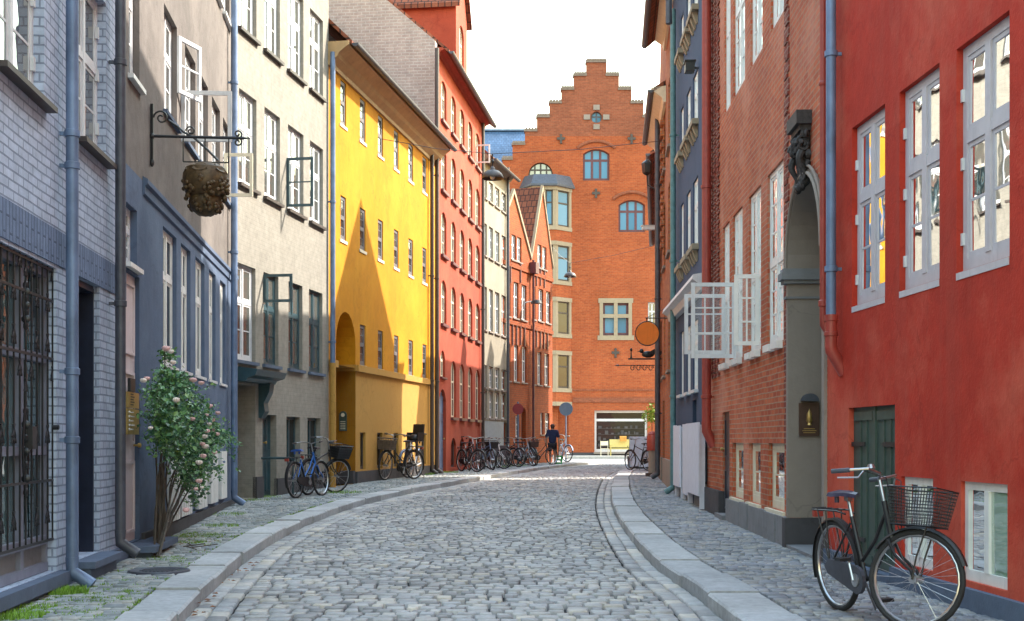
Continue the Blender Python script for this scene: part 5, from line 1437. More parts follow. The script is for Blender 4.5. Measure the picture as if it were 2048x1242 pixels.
for i, (x, y) in enumerate([(287, 761), (294, 757), (332, 697), (341, 703), (386, 760), (402, 766), (346, 725), (413, 830), (424, 840), (418, 848), (427, 860), (434, 868), (409, 873), (414, 862), (405, 888), (411, 893), (407, 912), (398, 962), (404, 975), (392, 978), (372, 1020), (301, 856), (420, 812), (436, 826), (352, 800), (384, 838), (429, 905), (398, 925)]):
    c = rp(x, y, .62 if x > 300 else .35); b = MB(); r = q.uniform(.018, .034)
    b.blob(c, (r, r, r * .8), 9, 6, i, .2)
    for k in range(6):
        a = k * 1.047 + q.random(); d = V((math.cos(a), math.sin(a), .15)); b.blob(c + d * r * .7, (r * .55, r * .55, r * .6), 7, 5, i * 7 + k, .15)
    b.build('rose_bloom', MPK2 if i % 3 == 0 else MPK, rose, uv=False)

# hanging carved grape sign on a wrought-iron bracket
F = FL2; u0 = F.u(300.5); pY = F.pt(u0, 0, 0).y
zpx = lambda y, yy=pY: EYE + (HY - y) / FOC * yy
sg = thing('grape_sign', 'carved wooden bunch of grapes hanging from a scrolled iron bracket', 'shop sign', F.pt(u0, 0, zpx(272)))
m = MB(); top = zpx(208); bot = zpx(325); za = zpx(272)
m.bar(F.pt(u0, .02, top), F.pt(u0, .02, bot), .03); m.tube([F.pt(u0, .02, za), F.pt(u0, 1.02, za)], .017, 8); m.tube([F.pt(u0, 1.0, za), F.pt(u0, 1.1, za)], [.02, .003], 8)
def spiral(o, cx, cz, r, a0, turns, sg=1, n=22): return [F.pt(u0, cx + r * (1 - t * .8) * math.cos(a0 + sg * turns * 6.283 * t), cz + r * (1 - t * .8) * math.sin(a0 + sg * turns * 6.283 * t)) for t in [k / n for k in range(n + 1)]]
m.tube(spiral(0, .12, zpx(235), .085, math.pi, 1.4, -1), .010, 6)
m.tube([F.pt(u0, .20, zpx(240)), F.pt(u0, .30, zpx(252)), F.pt(u0, .36, zpx(262)), F.pt(u0, .48, zpx(274)), F.pt(u0, .62, zpx(296)), F.pt(u0, .74, zpx(318))], .014, 7)
m.tube(spiral(0, .44, zpx(260), .055, math.pi, 1.3, -1), .009, 6)
m.tube(spiral(0, .96, za + .045, .05, -math.pi / 2, 1.3, 1), .010, 6); m.tube(spiral(0, .96, za - .045, .05, math.pi / 2, 1.3, -1), .010, 6)
for d in (.02,): m.blob(F.pt(u0, d, za), (.03, .03, .04), 8, 6, 1, 0); m.blob(F.pt(u0, d, bot), (.025, .025, .05), 8, 6, 1, 0)
zb_ = zpx(322); ca, cb = .52, .80
m.bar(F.pt(u0, .36, za), F.pt(u0, .36, zb_), .012); m.bar(F.pt(u0, .86, za), F.pt(u0, .86, zb_), .012); m.bar(F.pt(u0, .36, zb_), F.pt(u0, .86, zb_), .014); m.bar(F.pt(u0, .60, za), F.pt(u0, .60, zb_ - .05), .014)
m.build('bracket', M['black'], sg)
m = MB(); cy = .605; cz = zpx(378); q = random.Random(4)
prof = [(0, .30), (.12, .29), (.22, .24), (.25, .15), (.25, .05), (.22, -.04), (.17, -.08), (.185, -.13), (.16, -.22), (.09, -.28), (0, -.30)]
m.lathe([(r, h) for r, h in prof[::-1]], F.pt(u0, cy, cz), 22)
for k in range(130):
    a = q.uniform(0, 6.28); h = q.uniform(-.25, .12)
    r = [rr for rr, hh in prof if hh <= h + .08][0]
    d = F.n * math.cos(a) + F.d * math.sin(a); m.blob(F.pt(u0, cy, cz + h) + d * (r - .008), (.026, .026, .026), 7, 5, k, .05)
MGP = simple('aged_gilt_wood', (.085, .05, .018), .55, .15, var=.6, scale=16, bmp=.4)
gp_ = m.build('grapes', MGP, sg, uv=False)
m = MB()
for k in range(11):                          # carved vine leaves round the top
    a = k * .571; d = F.n * math.cos(a) + F.d * math.sin(a); s_ = F.d * math.cos(a) - F.n * math.sin(a); c = F.pt(u0, cy, cz + .2 - .05 * (k % 2)) + d * .205
    pts = [c + s_ * x + V((0, 0, y)) + d * z for x, y, z in [(0, .09, -.09), (.055, .06, -.05), (.085, .0, .0), (.04, -.02, .01), (0, -.09, .0), (-.04, -.02, .01), (-.085, 0, 0), (-.055, .06, -.05)]]
    m.prism(pts, d * .03)
m.build('vine_leaf_carving', MGP, gp_, uv=False)

# street lamps slung across the street
def bell_lamp(px, py, Y, s, label, wire):
    c = pix(px, py, Y)
    t = thing('street_lamp', label, 'street lamp', c, 'bell shaped lamps hanging over the street')
    m = MB(); m.lathe([(.02 * s, .24 * s), (.05 * s, .22 * s), (.07 * s, .15 * s), (.16 * s, .12 * s), (.23 * s, .06 * s), (.265 * s, 0), (.275 * s, -.06 * s), (.27 * s, -.07 * s), (.25 * s, -.06 * s), (.22 * s, .03 * s), (.1 * s, .09 * s), (0, .1 * s)], c, 24); m.build('lamp_shade', M['brown'], t)
    m = MB(); m.blob(c + V((0, 0, .0)), (.07 * s, .07 * s, .09 * s), 10, 8, 0, 0); m.build('bulb', M['white'], t)
    m = MB(); m.tube([c + V((0, 0, .22 * s)), c + V((0, 0, .55 * s))], .018 * s, 8); m.blob(c + V((0, 0, .36 * s)), (.04 * s, .04 * s, .06 * s), 8, 6, 0, 0); m.build('stem', M['black'], t)
    if wire:
        a, b = wire; top = c + V((0, 0, .55 * s)); m = MB()
        for e in (a, b): m.tube([top, top.lerp(e, .5) + V((0, 0, -.06)), e], .008, 4)
        m.build('span_wire', M['black'], t)
c1 = pix(985, 352, 31); bell_lamp(985, 352, 31, 1.0, 'large brown bell lamp hanging between the salmon house and the sky', (FL4.pt(FL4.L * .42, 0, c1.z + .9), FR4.pt(4.2, 0, c1.z + .95)))
c2 = pix(1140, 551, 55); bell_lamp(1140, 551, 55, 1.0, 'small brown bell lamp hanging before the oriel of the warehouse', (V((2.2, 56.5, c2.z + 2.2)) if False else FL7.pt(FL7.L, .0, c2.z + 1.2), FR5.pt(17, 0, c2.z + 1.4)))
m = MB(); q3 = FL4.pt(.3, .0, 7.9); q4 = FL5.pt(1.0, .0, 7.6); 
# small wall lamp on the gable houses
u, z = FL7.uz(1050, 605); t = thing('wall_lamp', 'small dark lamp on a pale arm before the gable house windows', 'wall lamp', FL7.pt(u, 0, z))
m = MB(); m.tube([FL7.pt(u, 0, z), FL7.pt(u, .35, z + .05), FL7.pt(u, .5, z)], .02, 6); m.build('arm', M['greywhite'], t)
m = MB(); m.lathe([(.05, .1), (.2, .05), (.24, -.06), (0, -.05)], FL7.pt(u, .5, z), 14); m.build('lamp_shade', M['black'], t)

# things fixed to the houses across the street
def disc_sign(name, label, cat, c, r, nrm, mat, th=.03):
    t = thing(name, label, cat, c); m = MB(); m.lathe([(0, -th / 2), (r, -th / 2), (r, th / 2), (0, th / 2)], c, 30, nrm); m.build('disc', mat, t); return t
c = pix(1295, 667, 29.5); F = FR4; u = (c - F.p0).dot(F.d); 
t = disc_sign('hanging_sign', 'plain round orange sign hanging from an iron arm', 'sign', c, .27, (.1, -1, 0), simple('orange_enamel', (.85, .19, .02), .5, var=.05))
m = MB(); w = F.pt(u, 0, c.z + .36); m.tube([w, V((c.x - .05, w.y, c.z + .36))], .014, 7); m.tube([V((c.x - .02, w.y, c.z + .36)), V((c.x - .02, c.y, c.z + .25))], .012, 6); m.tube([F.pt(u, 0, c.z + .62), V((c.x, w.y, c.z + .38))], .008, 5)
m.tube([V((c.x + .285 * math.cos(a), c.y, c.z + .285 * math.sin(a))) for a in [k * 6.283 / 28 for k in range(28)]], .012, 6, True); m.build('bracket', M['black'], t)
c = pix(1293, 718, 33); u = (c - F.p0).dot(F.d); w = F.pt(u, 0, c.z)
t = thing('iron_sign', 'wrought iron bracket sign with a perched bird under the orange disc', 'sign', w)
m = MB(); y = w.y; x0 = pix(1256, 718, 33).x
m.bar((w.x, y, c.z), (x0, y, c.z), .03, .04); m.bar((w.x, y, c.z - .17), (x0 - .25, y, c.z - .17), .02)
for k in range(4):
    cx = x0 + .12 + k * .16; m.tube([(cx + .07 * math.cos(a) * (1 - a / 12), y, c.z - .24 + .09 * math.sin(a) * (1 - a / 12)) for a in [i * .5 for i in range(16)]], .012, 5)
m.tube([(x0 - .25, y, c.z - .17), (x0 - .36, y, c.z - .17)], [.03, .004], 6); m.build('bracket', M['black'], t)
m = MB(); bc = V(((w.x + x0) / 2 + .08, y, c.z + .12)); m.blob(bc, (.17, .07, .09), 12, 8, 1, .04); m.blob(bc + V((-.17, 0, .09)), (.06, .05, .06), 9, 7, 2, .03)
m.prism([bc + V((.12, -.02, .02)), bc + V((.40, -.02, .10)), bc + V((.34, -.02, -.02))], (0, .05, 0)); m.prism([bc + V((-.22, -.012, .10)), bc + V((-.30, -.012, .07)), bc + V((-.22, -.012, .07))], (0, .024, 0))
for dx in (-.03, .05): m.tube([bc + V((dx, 0, -.06)), bc + V((dx, 0, -.13))], .01, 5)
m.prism([bc + V((-.04, -.08, .03)), bc + V((.2, -.1, .16)), bc + V((.16, -.08, .0))], (0, .16, 0)); m.build('iron_bird', M['black'], t)
m = MB(); fx = V((x0 + .08, y, c.z)); m.tube([fx, fx + V((0, 0, .22))], [.03, .01], 6); m.blob(fx + V((0, 0, .24)), (.035, .035, .05), 8, 6, 1, 0); m.build('finial', M['black'], t)
# floodlight, camera, wall lantern
F = FR3; u, z = F.uz(1402, 136); w = F.pt(u, 0, z); t = thing('floodlight', 'black floodlight on the slate blue house next to the red drainpipe', 'floodlight', w)
m = MB(); m.boxv(F.pt(u - .12, .12, z - .07), F.d * .24, F.n * .16, (0, 0, .16)); m.boxv(F.pt(u - .14, .10, z + .09), F.d * .28, F.n * .20, (0, 0, .02)); m.build('housing', M['black'], t)
m = MB(); m.bar(F.pt(u, 0, z), F.pt(u, .12, z), .05, .03); m.build('bracket', M['zincdark'], t)
F = FR4; u = 7.3; z = EYE + (HY - 457) / FOC * F.pt(u, 0, 0).y; w = F.pt(u, 0, z); t = thing('security_camera', 'grey boxy camera on an arm on the brown brick house', 'camera', w)
m = MB(); c_ = pix(1296, 456, w.y); m.box(c_.x - .16, c_.x + .18, c_.y - .09, c_.y + .09, c_.z - .05, c_.z + .05); m.box(c_.x - .19, c_.x + .2, c_.y - .11, c_.y + .11, c_.z + .05, c_.z + .065); m.build('housing', M['greywhite'], t)
m = MB(); m.tube([w, V((c_.x + .1, c_.y, c_.z - .05))], .02, 6); m.box(w.x - .1, w.x + .01, w.y - .06, w.y + .06, c_.z - .35, c_.z - .05); m.build('arm', M['zinc'], t)
u = 8.4; z = EYE + (HY - 345) / FOC * F.pt(u, 0, 0).y; w = F.pt(u, 0, z); t = thing('wall_lantern', 'dark wall lantern on an iron hook near the roof gutter', 'wall lantern', w)
c_ = pix(1294, 335, w.y); m = MB(); m.lathe([(.03, .22), (.14, .14), (.16, .1), (.13, -.16), (.05, -.22), (0, -.22)], c_, 6); m.build('lantern_body', M['black'], t)
m = MB(); m.tube([c_ + V((0, 0, -.22)), c_ + V((.02, 0, -.5)), w + V((-.05, 0, -.5)), w + V((0, 0, -.45))], .02, 6); m.build('arm', M['black'], t)

# traffic discs
def road_sign(label, x, ybase_Y, cz_px, r_px, mat, back=None):
    Y = ybase_Y; c = pix(x, cz_px, Y); g = pave_z(c.x, Y); t = thing('traffic_sign', label, 'traffic sign', V((c.x, Y, g)), 'round traffic signs')
    m = MB(); m.tube([(c.x, Y + .05, g - .05), (c.x, Y + .05, c.z + .28)], .035, 10); m.build('post', M['zinc'], t)
    m = MB(); m.lathe([(0, -.012), (r_px * Y / FOC, -.012), (r_px * Y / FOC, .012), (0, .012)], c, 28, (.05, -1, 0)); d = m.build('sign_face', mat, t); return t
road_sign('round pale blue traffic sign by the dark arch', 1132, 56.5, 818, 13.5, simple('faded_blue_enamel', (.10, .22, .34), .5, var=.08))
t = road_sign('round dark red traffic sign before the brick gable house', 1036, 49.0, 818, 11, simple('dark_red_enamel', (.25, .02, .03), .5, var=.08))  # one even dark red over the whole face

# ---------------------------------------------------------------- bicycles
MRUB = simple('tyre_rubber', (.018, .018, .019), .75, var=.2); MCHR = simple('chrome', (.42, .42, .43), .28, .85, var=.1); MLEA = simple('dark_saddle', (.025, .022, .032), .45, var=.3)
def bike(name_label, loc, heading, frame, style='step', basket=None, steer=0, lod=1, lean=0, scale=1, seat=None, group='parked bicycles', R=.345, wb=1.08, child=False, box=None, rack=True, guard='black', bars='black'):
    t = thing('bicycle', name_label, 'bicycle', loc, group, 0, True); t.rotation_euler = (lean, 0, heading); t.scale = (scale,) * 3
    seg = 28 if lod > 1 else 18; hub = V((wb, 0, R)); fm = M[frame] if isinstance(frame, str) else frame
    ax_o = V((wb - .20, 0, .60)); ax_d = V((-.30, 0, 1)).normalized(); Rm = Matrix.Rotation(steer, 4, ax_d)
    S = lambda p: ax_o + (Rm @ (V(p) - ax_o))
    Id = lambda p: V(p)
    def wheel(nm, c, f):
        m = MB(); m.tube([f(c + V((R * .965 * math.cos(a), 0, R * .965 * math.sin(a)))) for a in [k * 6.2832 / seg for k in range(seg)]], .022, 8, True, False); w = m.build(nm, MRUB, t)
        m = MB(); m.tube([f(c + V((R * .90 * math.cos(a), 0, R * .90 * math.sin(a)))) for a in [k * 6.2832 / seg for k in range(seg)]], .013, 6, True, False); m.build('rim', MCHR, w)
        m = MB(); ns = 32 if lod > 1 else 14; sr = .0016 if lod > 1 else .0028
        for k in range(ns):
            a = k * 6.2832 / ns; b = a + (.5 if k % 2 else -.5); sd = .03 if k % 4 < 2 else -.03
            m.tube([f(c + V((.028 * math.cos(b), sd, .028 * math.sin(b)))), f(c + V((R * .89 * math.cos(a), 0, R * .89 * math.sin(a))))], sr, 3, False, False)
        m.build('spoke', MCHR, w)
        m = MB(); m.tube([f(c + V((0, -.06, 0))), f(c + V((0, .06, 0)))], .03 if lod > 1 else .025, 10); m.build('hub', MCHR, w)
        m = MB(); a0, a1 = ((.1, 3.5) if nm == 'rear_wheel' else (.35, 2.6)); n = 14; P = []
        for k in range(n + 1):
            a = a0 + (a1 - a0) * k / n; r = R * 1.085
            for y, dr in ((-.032, -.018), (-.02, 0), (.02, 0), (.032, -.018)): P.append(f(c + V(((r + dr) * math.cos(a), y, (r + dr) * math.sin(a)))))
        m.add(P, [(k * 4 + i, k * 4 + i + 1, k * 4 + 5 + i, k * 4 + 4 + i) for k in range(n) for i in range(3)], True); m.build('mudguard', M[guard], w)
    rc = V((0, 0, R)); wheel('rear_wheel', rc, Id); wheel('front_wheel', hub, S)
    bb = V((.44, 0, .285)); st = V((.27, 0, .74)); ht = V((wb - .285, 0, .88)); hb = V((wb - .205, 0, .62))
    m = MB(); m.tube([bb, st], .017, 8); m.tube([hb, ht], .021, 8)
    if style == 'step':
        m.tube([hb + V((0, 0, .04)), hb.lerp(bb, .35) + V((-.02, 0, -.03)), hb.lerp(bb, .75) + V((0, 0, -.06)), bb], .019, 8)
        m.tube([ht + V((.03, 0, -.06)), ht.lerp(bb, .4) + V((-.03, 0, -.06)), bb.lerp(st, .28)], .014, 8)
    else:
        m.tube([hb + V((0, 0, .03)), bb], .019, 8); m.tube([ht + V((.02, 0, -.05)), st + V((.02, 0, -.06))], .017, 8)
    for y in (-.055, .055):
        m.tube([bb + V((0, y * .5, 0)), V((0, y, R))], .010, 6); m.tube([st + V((0, y * .3, -.05)), V((0, y, R))], .009, 6)
    m.build('frame', fm, t)
    m = MB()
    for y in (-.05, .05): m.tube([S(hb + V((0.0, y, -.02))), S(hb + V((.06, y, -.12))), S(hub + V((-.02, y, .06))), S(hub + V((0, y, 0)))], .012, 7)
    m.tube([S(hb + V((0, -.055, -.02))), S(hb + V((0, .055, -.02)))], .016, 7); m.build('fork', fm, t)
    # saddle
    m = MB(); z = .92
    P = []; n = 9
    for k in range(n):
        x = .10 + .28 * k / (n - 1); w = .095 * (1 - (k / (n - 1)) ** .8) + .022; zz = z + .012 * math.sin(k / (n - 1) * 3.14) + (.012 if k == 0 else 0)
        for yy, dz in ((-1, -.035), (-.85, -.008), (0, .006), (.85, -.008), (1, -.035)): P.append((x, yy * w, zz + dz))
    m.add(P, [(k * 5 + i, k * 5 + i + 1, k * 5 + 6 + i, k * 5 + 5 + i) for k in range(n - 1) for i in range(4)] + [(0, 1, 2, 3, 4)], True)
    m.lathe([(.008, 0), (.018, .0), (.018, .045), (.008, .045)], (.14, -.05, z - .075), 10); m.lathe([(.008, 0), (.018, .0), (.018, .045), (.008, .045)], (.14, .05, z - .075), 10)
    sd = m.build('saddle', seat or MLEA, t)
    m = MB(); m.tube([st, (.225, 0, z - .03)], .0135, 8); m.box(.2, .26, -.02, .02, z - .06, z - .02); m.build('seat_post', MCHR, sd)
    # handlebar
    m = MB(); top = ht + V((-.05, 0, .16)); m.tube([S(ht), S(top)], .013, 8); hw = .28
    for s_ in (-1, 1): m.tube([S(top), S(top + V((.05, s_ * .10, .03))), S(top + V((.02, s_ * .22, .05))), S(top + V((-.10, s_ * hw, .03))), S(top + V((-.21, s_ * (hw + .02), .015)))], .011, 8)
    hbr = m.build('handlebar', MCHR, t)
    for s_ in (-1, 1):
        m = MB(); m.tube([S(top + V((-.09, s_ * hw, .03))), S(top + V((-.22, s_ * (hw + .02), .013)))], .017, 8); m.build('grip', M[bars], hbr)
        if lod > 1:
            m = MB(); m.tube([S(top + V((.0, s_ * .25, .03))), S(top + V((-.02, s_ * .28, -.02))), S(top + V((-.17, s_ * .30, -.03)))], .007, 6); m.build('brake_lever', MCHR, hbr)
            m = MB(); m.tube([S(top + V((0, s_ * .24, .03))), S(top + V((.11, s_ * .12, .0))), S(hb + V((.06, s_ * .02, .06)))], .004, 5); m.build('cable', M['black'], hbr)
    if lod > 1: 
        m = MB(); m.lathe([(0, .03), (.02, .026), (.03, .0), (0, 0)], S(top + V((.02, -.18, .06))), 12); m.build('bell', MCHR, hbr)
    # chain guard, cranks, pedals (drive side is -y)
    m = MB(); pts = []
    for k in range(9): a = math.pi / 2 - math.pi * k / 8 if False else -math.pi / 2 + math.pi * k / 8; pts.append(bb + V((.105 * math.cos(a), -.055, .105 * math.sin(a))))
    pts += [V((.02, -.055, R + .06)), V((-.05, -.055, R)), V((.0, -.055, R - .055))]
    m.prism(pts, (0, -.03, 0)); m.build('chain_guard', M['zincdark'] if lod > 1 else M[guard], t)
    m = MB(); m.lathe([(0, 0), (.05, 0), (.05, .01), (0, .014)], bb + V((0, -.085, 0)), 16, (0, -1, 0))
    for s_, y in ((1, -.105), (-1, .075)):
        d = V((-.35, 0, .94)) * s_; m.tube([bb + V((0, y, 0)), bb + V((0, y, 0)) + d * .165], .010, 6)
    m.tube([bb + V((0, -.10, 0)), bb + V((0, .075, 0))], .014, 6); cr = m.build('crank', MCHR, t)
    for s_, y in ((1, -.15), (-1, .12)):
        c = bb + V((-.35 * .165 * s_, y, .94 * .165 * s_)); m = MB(); m.box(c.x - .045, c.x + .045, c.y - .045, c.y + .045, c.z - .012, c.z + .012); m.build('pedal', M['black'], cr)
    if rack:
        m = MB(); z = R * 2 + .09
        for y in (-.06, .06): m.tube([(-.26, y, z - .01), (.14, y, z), (.24, y * .6, z - .02)], .007, 6); m.tube([(-.16, y * 1.1, z), (0, y, R)], .006, 5); m.tube([(-.02, y * 1.1, z), (0, y, R)], .006, 5)
        for x in (-.26, -.16, -.05, .06): m.tube([(x, -.06, z), (x, .06, z)], .006, 5)
        m.build('carrier', M['black'], t)
        m = MB(); m.box(-.30, -.27, -.04, .04, R * 2 + .02, R * 2 + .07); m.build('tail_light', M['redpipe'], t)
    m = MB(); m.tube([(.36, .03, .27), (.25, .17, .03), (.21, .19, .012)], .009, 6); m.build('kickstand', MCHR if lod > 1 else M['black'], t)
    if basket:
        bm = M[basket] if isinstance(basket, str) else basket
        m = MB(); zb, zt = .72, .98; xb0, xb1 = wb - .16, wb + .14; xt0, xt1 = wb - .18, wb + .18; yb, yt = .14, .185
        def bp(i, t_):          # i: corner, t_: height
            xs = (xb0 + (xt0 - xb0) * t_, xb1 + (xt1 - xb1) * t_); y = yb + (yt - yb) * t_
            return V([(xs[0], -y), (xs[1], -y), (xs[1], y), (xs[0], y)][i] + (zb + (zt - zb) * t_,))
        nv, nh, wr = (17, 11, .0026) if lod > 1 else (6, 5, .004)
        for i in range(4):
            j = (i + 1) % 4
            for k in range(nh + 1): m.tube([S(bp(i, k / nh)), S(bp(j, k / nh))], wr * (2.0 if k in (0, nh) else 1), 4, False, False)
            for k in range(nv): m.tube([S(bp(i, 0).lerp(bp(j, 0), k / nv)), S(bp(i, 1).lerp(bp(j, 1), k / nv))], wr, 4, False, False)
        for k in range(nv): m.tube([S(bp(0, 0).lerp(bp(1, 0), k / nv)), S(bp(3, 0).lerp(bp(2, 0), k / nv))], wr, 4, False, False)
        if lod < 2:
            m.quad(*[S(bp(i, 0)) for i in range(4)])
            for i in range(4): m.quad(S(bp(i, 0)), S(bp((i + 1) % 4, 0)), S(bp((i + 1) % 4, .8)), S(bp(i, .8)))
        bk = m.build('basket', bm, t, uv=False)
        m = MB()
        for y in (-.07, .07): m.tube([S(V((xb1 - .06, y, zb + .0))), S(V((xb1 - .07, y, zb - .03))), S(V((wb + .02, y, .5))), S(V((wb, y, R)))], .0065, 6)
        m.build('basket_stay', M['black'], bk)
        if lod > 1:
            m = MB(); m.box(0, 0, 0, 0, 0, 0)
            pn = [S(bp(1, .06).lerp(bp(2, .06), .02)), S(bp(1, .06).lerp(bp(2, .06), .98)), S(bp(1, .95).lerp(bp(2, .95), .98)), S(bp(1, .95).lerp(bp(2, .95), .02))]
    if child:
        m = MB(); m.blob((-.02, 0, .98), (.15, .17, .10), 12, 8, 1, .03); m.boxv((-.17, -.16, .9), (.05, 0, 0), (0, .32, 0), (-.05, 0, .42)); 
        for y in (-.17, .14): m.boxv((-.15, y, .92), (.22, 0, 0), (0, .03, 0), (0, 0, .20)); m.boxv((.05, y, .55), (.07, 0, 0), (0, .03, 0), (0, 0, .38))
        m.build('child_seat', M['black'], t)
    if box:
        m = MB(); m.prism([(wb - .35, -.3, .42), (wb + .30, -.3, .42), (wb + .38, -.3, .80), (wb - .40, -.3, .80)], (0, .6, 0)); m.build('cargo_box', box, t)
    return t
def bike_at(px, Y, heading, label, **k):
    X = (px - CX) / FOC * Y; return bike(label, (X, Y, pave_z(X, Y)), heading, **k)

bike('black step-through bicycle with wire basket parked before the green double door', (2.315, 8.84, pave_z(2.3, 8.8)), math.radians(-77), 'black', 'step', 'black', math.radians(36), 2, math.radians(3), .91, simple('violet_black_saddle', (.045, .038, .07), .4), 'parked bicycles', .345, 1.04, bars='zincdark')
MBLUE = simple('bright_blue_frame', (.02, .12, .42), .35, var=.1); MSADB = simple('blue_saddle_cover', (.03, .10, .40), .5)
bike_at(592, 22.6, math.radians(72), 'bright blue bicycle with a blue saddle cover leaning at the cream house', frame=MBLUE, style='step', seat=MSADB, lean=-.06, scale=.95)
bike_at(615, 23.7, math.radians(70), 'black bicycle with a wide dark basket by the yellow gateway', frame='black', style='diamond', basket='black', lean=.05, steer=-.4, scale=.98, group='parked bicycles')
bike_at(828, 31.6, math.radians(-125), 'black bicycle with a child seat and brown basket by the yellow wall', frame='black', basket=simple('brown_wicker', (.12, .085, .06), .8, var=.3), child=True, steer=.25, scale=1.05)
bike_at(838, 33.6, math.radians(-100), 'pale sunlit bicycle standing behind the child seat bicycle', frame='greywhite', style='diamond', steer=-.3, scale=1.05, guard='zinc')
# the packed stand by the salmon and gable houses
fcols = ['black', 'darkblue', 'zinc', 'black', 'greywhite', 'black', 'maroon', 'teal', 'zincdark', 'black']
lbl = ['black bicycle with a big dark front tyre, first of the packed stand', 'night blue bicycle squeezed in second from the salmon house door', 'grey bicycle with pale rims in the packed stand', 'black bicycle with a basket in the middle of the packed stand', 'off-white bicycle in front of the blue-grey panel',
       'black cargo bicycle carrying a grey box', 'dark red bicycle beside the grey cargo box', 'pale blue bicycle with a low bent frame near the gable house', 'dark grey bicycle with a brown basket before the gable house', 'black bicycle nearest the walking person']
bx = [938, 953, 968, 981, 992, 1011, 1026, 1042, 1056, 1068]
for i, x in enumerate(bx):
    Y = 38.9 + (x - 938) / 130 * 10.2; X = (x - CX) / FOC * Y
    kw = dict(frame=fcols[i], style='step' if i % 2 else 'diamond', lean=rng.uniform(-.08, .08), steer=rng.uniform(-.5, .5), group='parked bicycles', seat=None, basket='black' if i in (3,) else (simple('dark_wicker', (.07, .04, .035), .8) if i == 8 else None))
    if i == 5: kw['box'] = simple('grey_cargo_board', (.13, .115, .13), .7)
    if i == 7: kw['frame'] = simple('pale_blue_frame', (.36, .43, .52), .4)
    hd = [-62, -70, -58, -75, -60, -90, -65, -48, -60, 20][i]
    bike(lbl[i], (X - .25, Y + .35, pave_z(X, Y)), math.radians(hd), scale=.98, **kw)
bike_at(1122, 56.6, math.radians(-80), 'silver bicycle leaning by the dark arch of the warehouse', frame='zinc', style='diamond', steer=.4, scale=1.1, guard='zinc')
bike_at(1296, 40, math.radians(118), 'dark bicycle half hidden behind the red hydrant post', frame='black', style='diamond', scale=.95)

# ---------------------------------------------------------------- small street furniture at the far bend
Y = 34.5; c = pix(1306, 950, Y); c.z = pave_z(c.x, Y); t = thing('hydrant_post', 'grey stone post with a red box on top against the brown brick house', 'post', c)
m = MB(); m.lathe([(.17, -.03), (.14, .0), (.13, .1), (.125, .72), (.12, .72), (0, .72)], c, 16); m.build('post', M['stone'], t)
m = MB(); m.lathe([(0, .72), (.165, .72), (.17, .76), (.17, 1.12), (.15, 1.15), (.155, 1.18), (.1, 1.24), (0, 1.25)], c, 16); m.build('red_box', M['redpipe'], t)
m = MB(); m.lathe([(.21, 0), (.21, .10), (.17, .10)], c, 16); m.build('base', M['brown'], t)
m = MB(); m.tube([c + V((.1, 0, 1.0)), c + V((.45, 0, 1.02))], .025, 6); m.build('arm', M['zincdark'], t)
Y = 43; c = pix(1281, 920, Y); c.z = pave_z(c.x, Y); t = thing('sandwich_board', 'white and blue folding pavement sign beside the dark bicycle', 'pavement sign', c)
MPOST = plaster('printed_poster', (.52, .60, .70), .35, dirt_amt=0, bdist=.001); 
for s_ in (-1, 1):
    m = MB(); m.boxv(c + V((-.38, -.03 + s_ * .30, .05)), (.76, 0, 0), (0, .03, 0), (0, -s_ * .26, 1.05)); m.build('board', MPOST, t)
m = MB(); m.box(c.x - .40, c.x + .40, c.y - .38, c.y + .38, c.z - .02, c.z + .06); m.build('base', M['black'], t)
Y = 45; c = pix(1266, 925, Y); c.z = pave_z(c.x, Y) - .1 + .0; t = thing('planter', 'dark round plant pot with pale flowers beside the pavement sign', 'planter', c)
m = MB(); m.lathe([(0, 0), (.17, 0), (.22, .5), (.20, .5), (.18, .42), (0, .42)], c, 14); m.build('pot', M['brown'], t)
m = MB(); q = random.Random(9)
for k in range(160):
    a = c + V((q.gauss(0, .12), q.gauss(0, .12), .5 + abs(q.gauss(0, .14)))); d = V((q.uniform(-1, 1), q.uniform(-1, 1), q.uniform(0, 1))).normalized() * .07; s_ = d.cross(V((q.uniform(-1, 1), q.uniform(-1, 1), .3))).normalized() * .022
    m.add([a, a + d * .5 + s_, a + d, a + d * .5 - s_], [(0, 1, 2, 3)])
m.build('plant', ml, t, uv=False)
m = MB()
for k in range(12): m = MB(); m.blob(c + V((q.gauss(0, .13), q.gauss(0, .1), .62 + abs(q.gauss(0, .1)))), (.03, .03, .025), 6, 4, k, .2); m.build('flower', MPK2, t, uv=False)
Y = 77.5; c = pix(1243, 900, Y); c.z = ground_z(0, 80) + .10; t = thing('bench', 'mustard yellow bench under the shop window', 'bench', c)
MMU = simple('mustard_paint', (.50, .40, .13), .5, var=.08); m = MB(); m.box(c.x - .75, c.x + .75, c.y - .25, c.y + .25, c.z + .40, c.z + .46); m.build('seat', MMU, t)
m = MB(); m.boxv(c + V((-.72, .2, .52)), (1.44, 0, 0), (0, .05, 0), (0, .12, .5)); m.build('backrest', MMU, t)
for x in (-.7, .66):
    for y in (-.22, .18): m = MB(); m.box(c.x + x, c.x + x + .05, c.y + y, c.y + y + .05, c.z, c.z + .40); m.build('leg', MMU, t)
    m = MB(); m.box(c.x + x, c.x + x + .05, c.y - .25, c.y + .24, c.z + .62, c.z + .68); m.box(c.x + x, c.x + x + .05, c.y - .25, c.y - .2, c.z + .46, c.z + .62); m.build('armrest', MMU, t)
m = MB(); m.boxv(c + V((-.1, .0, .90)), (.42, 0, 0), (0, .10, .02), (0, .06, .3)); o = m.build('cushion', simple('amber_cushion', (.48, .22, .04), .8), None, V(c)); tag(o, 'amber cushion propped on the mustard bench', 'cushion')
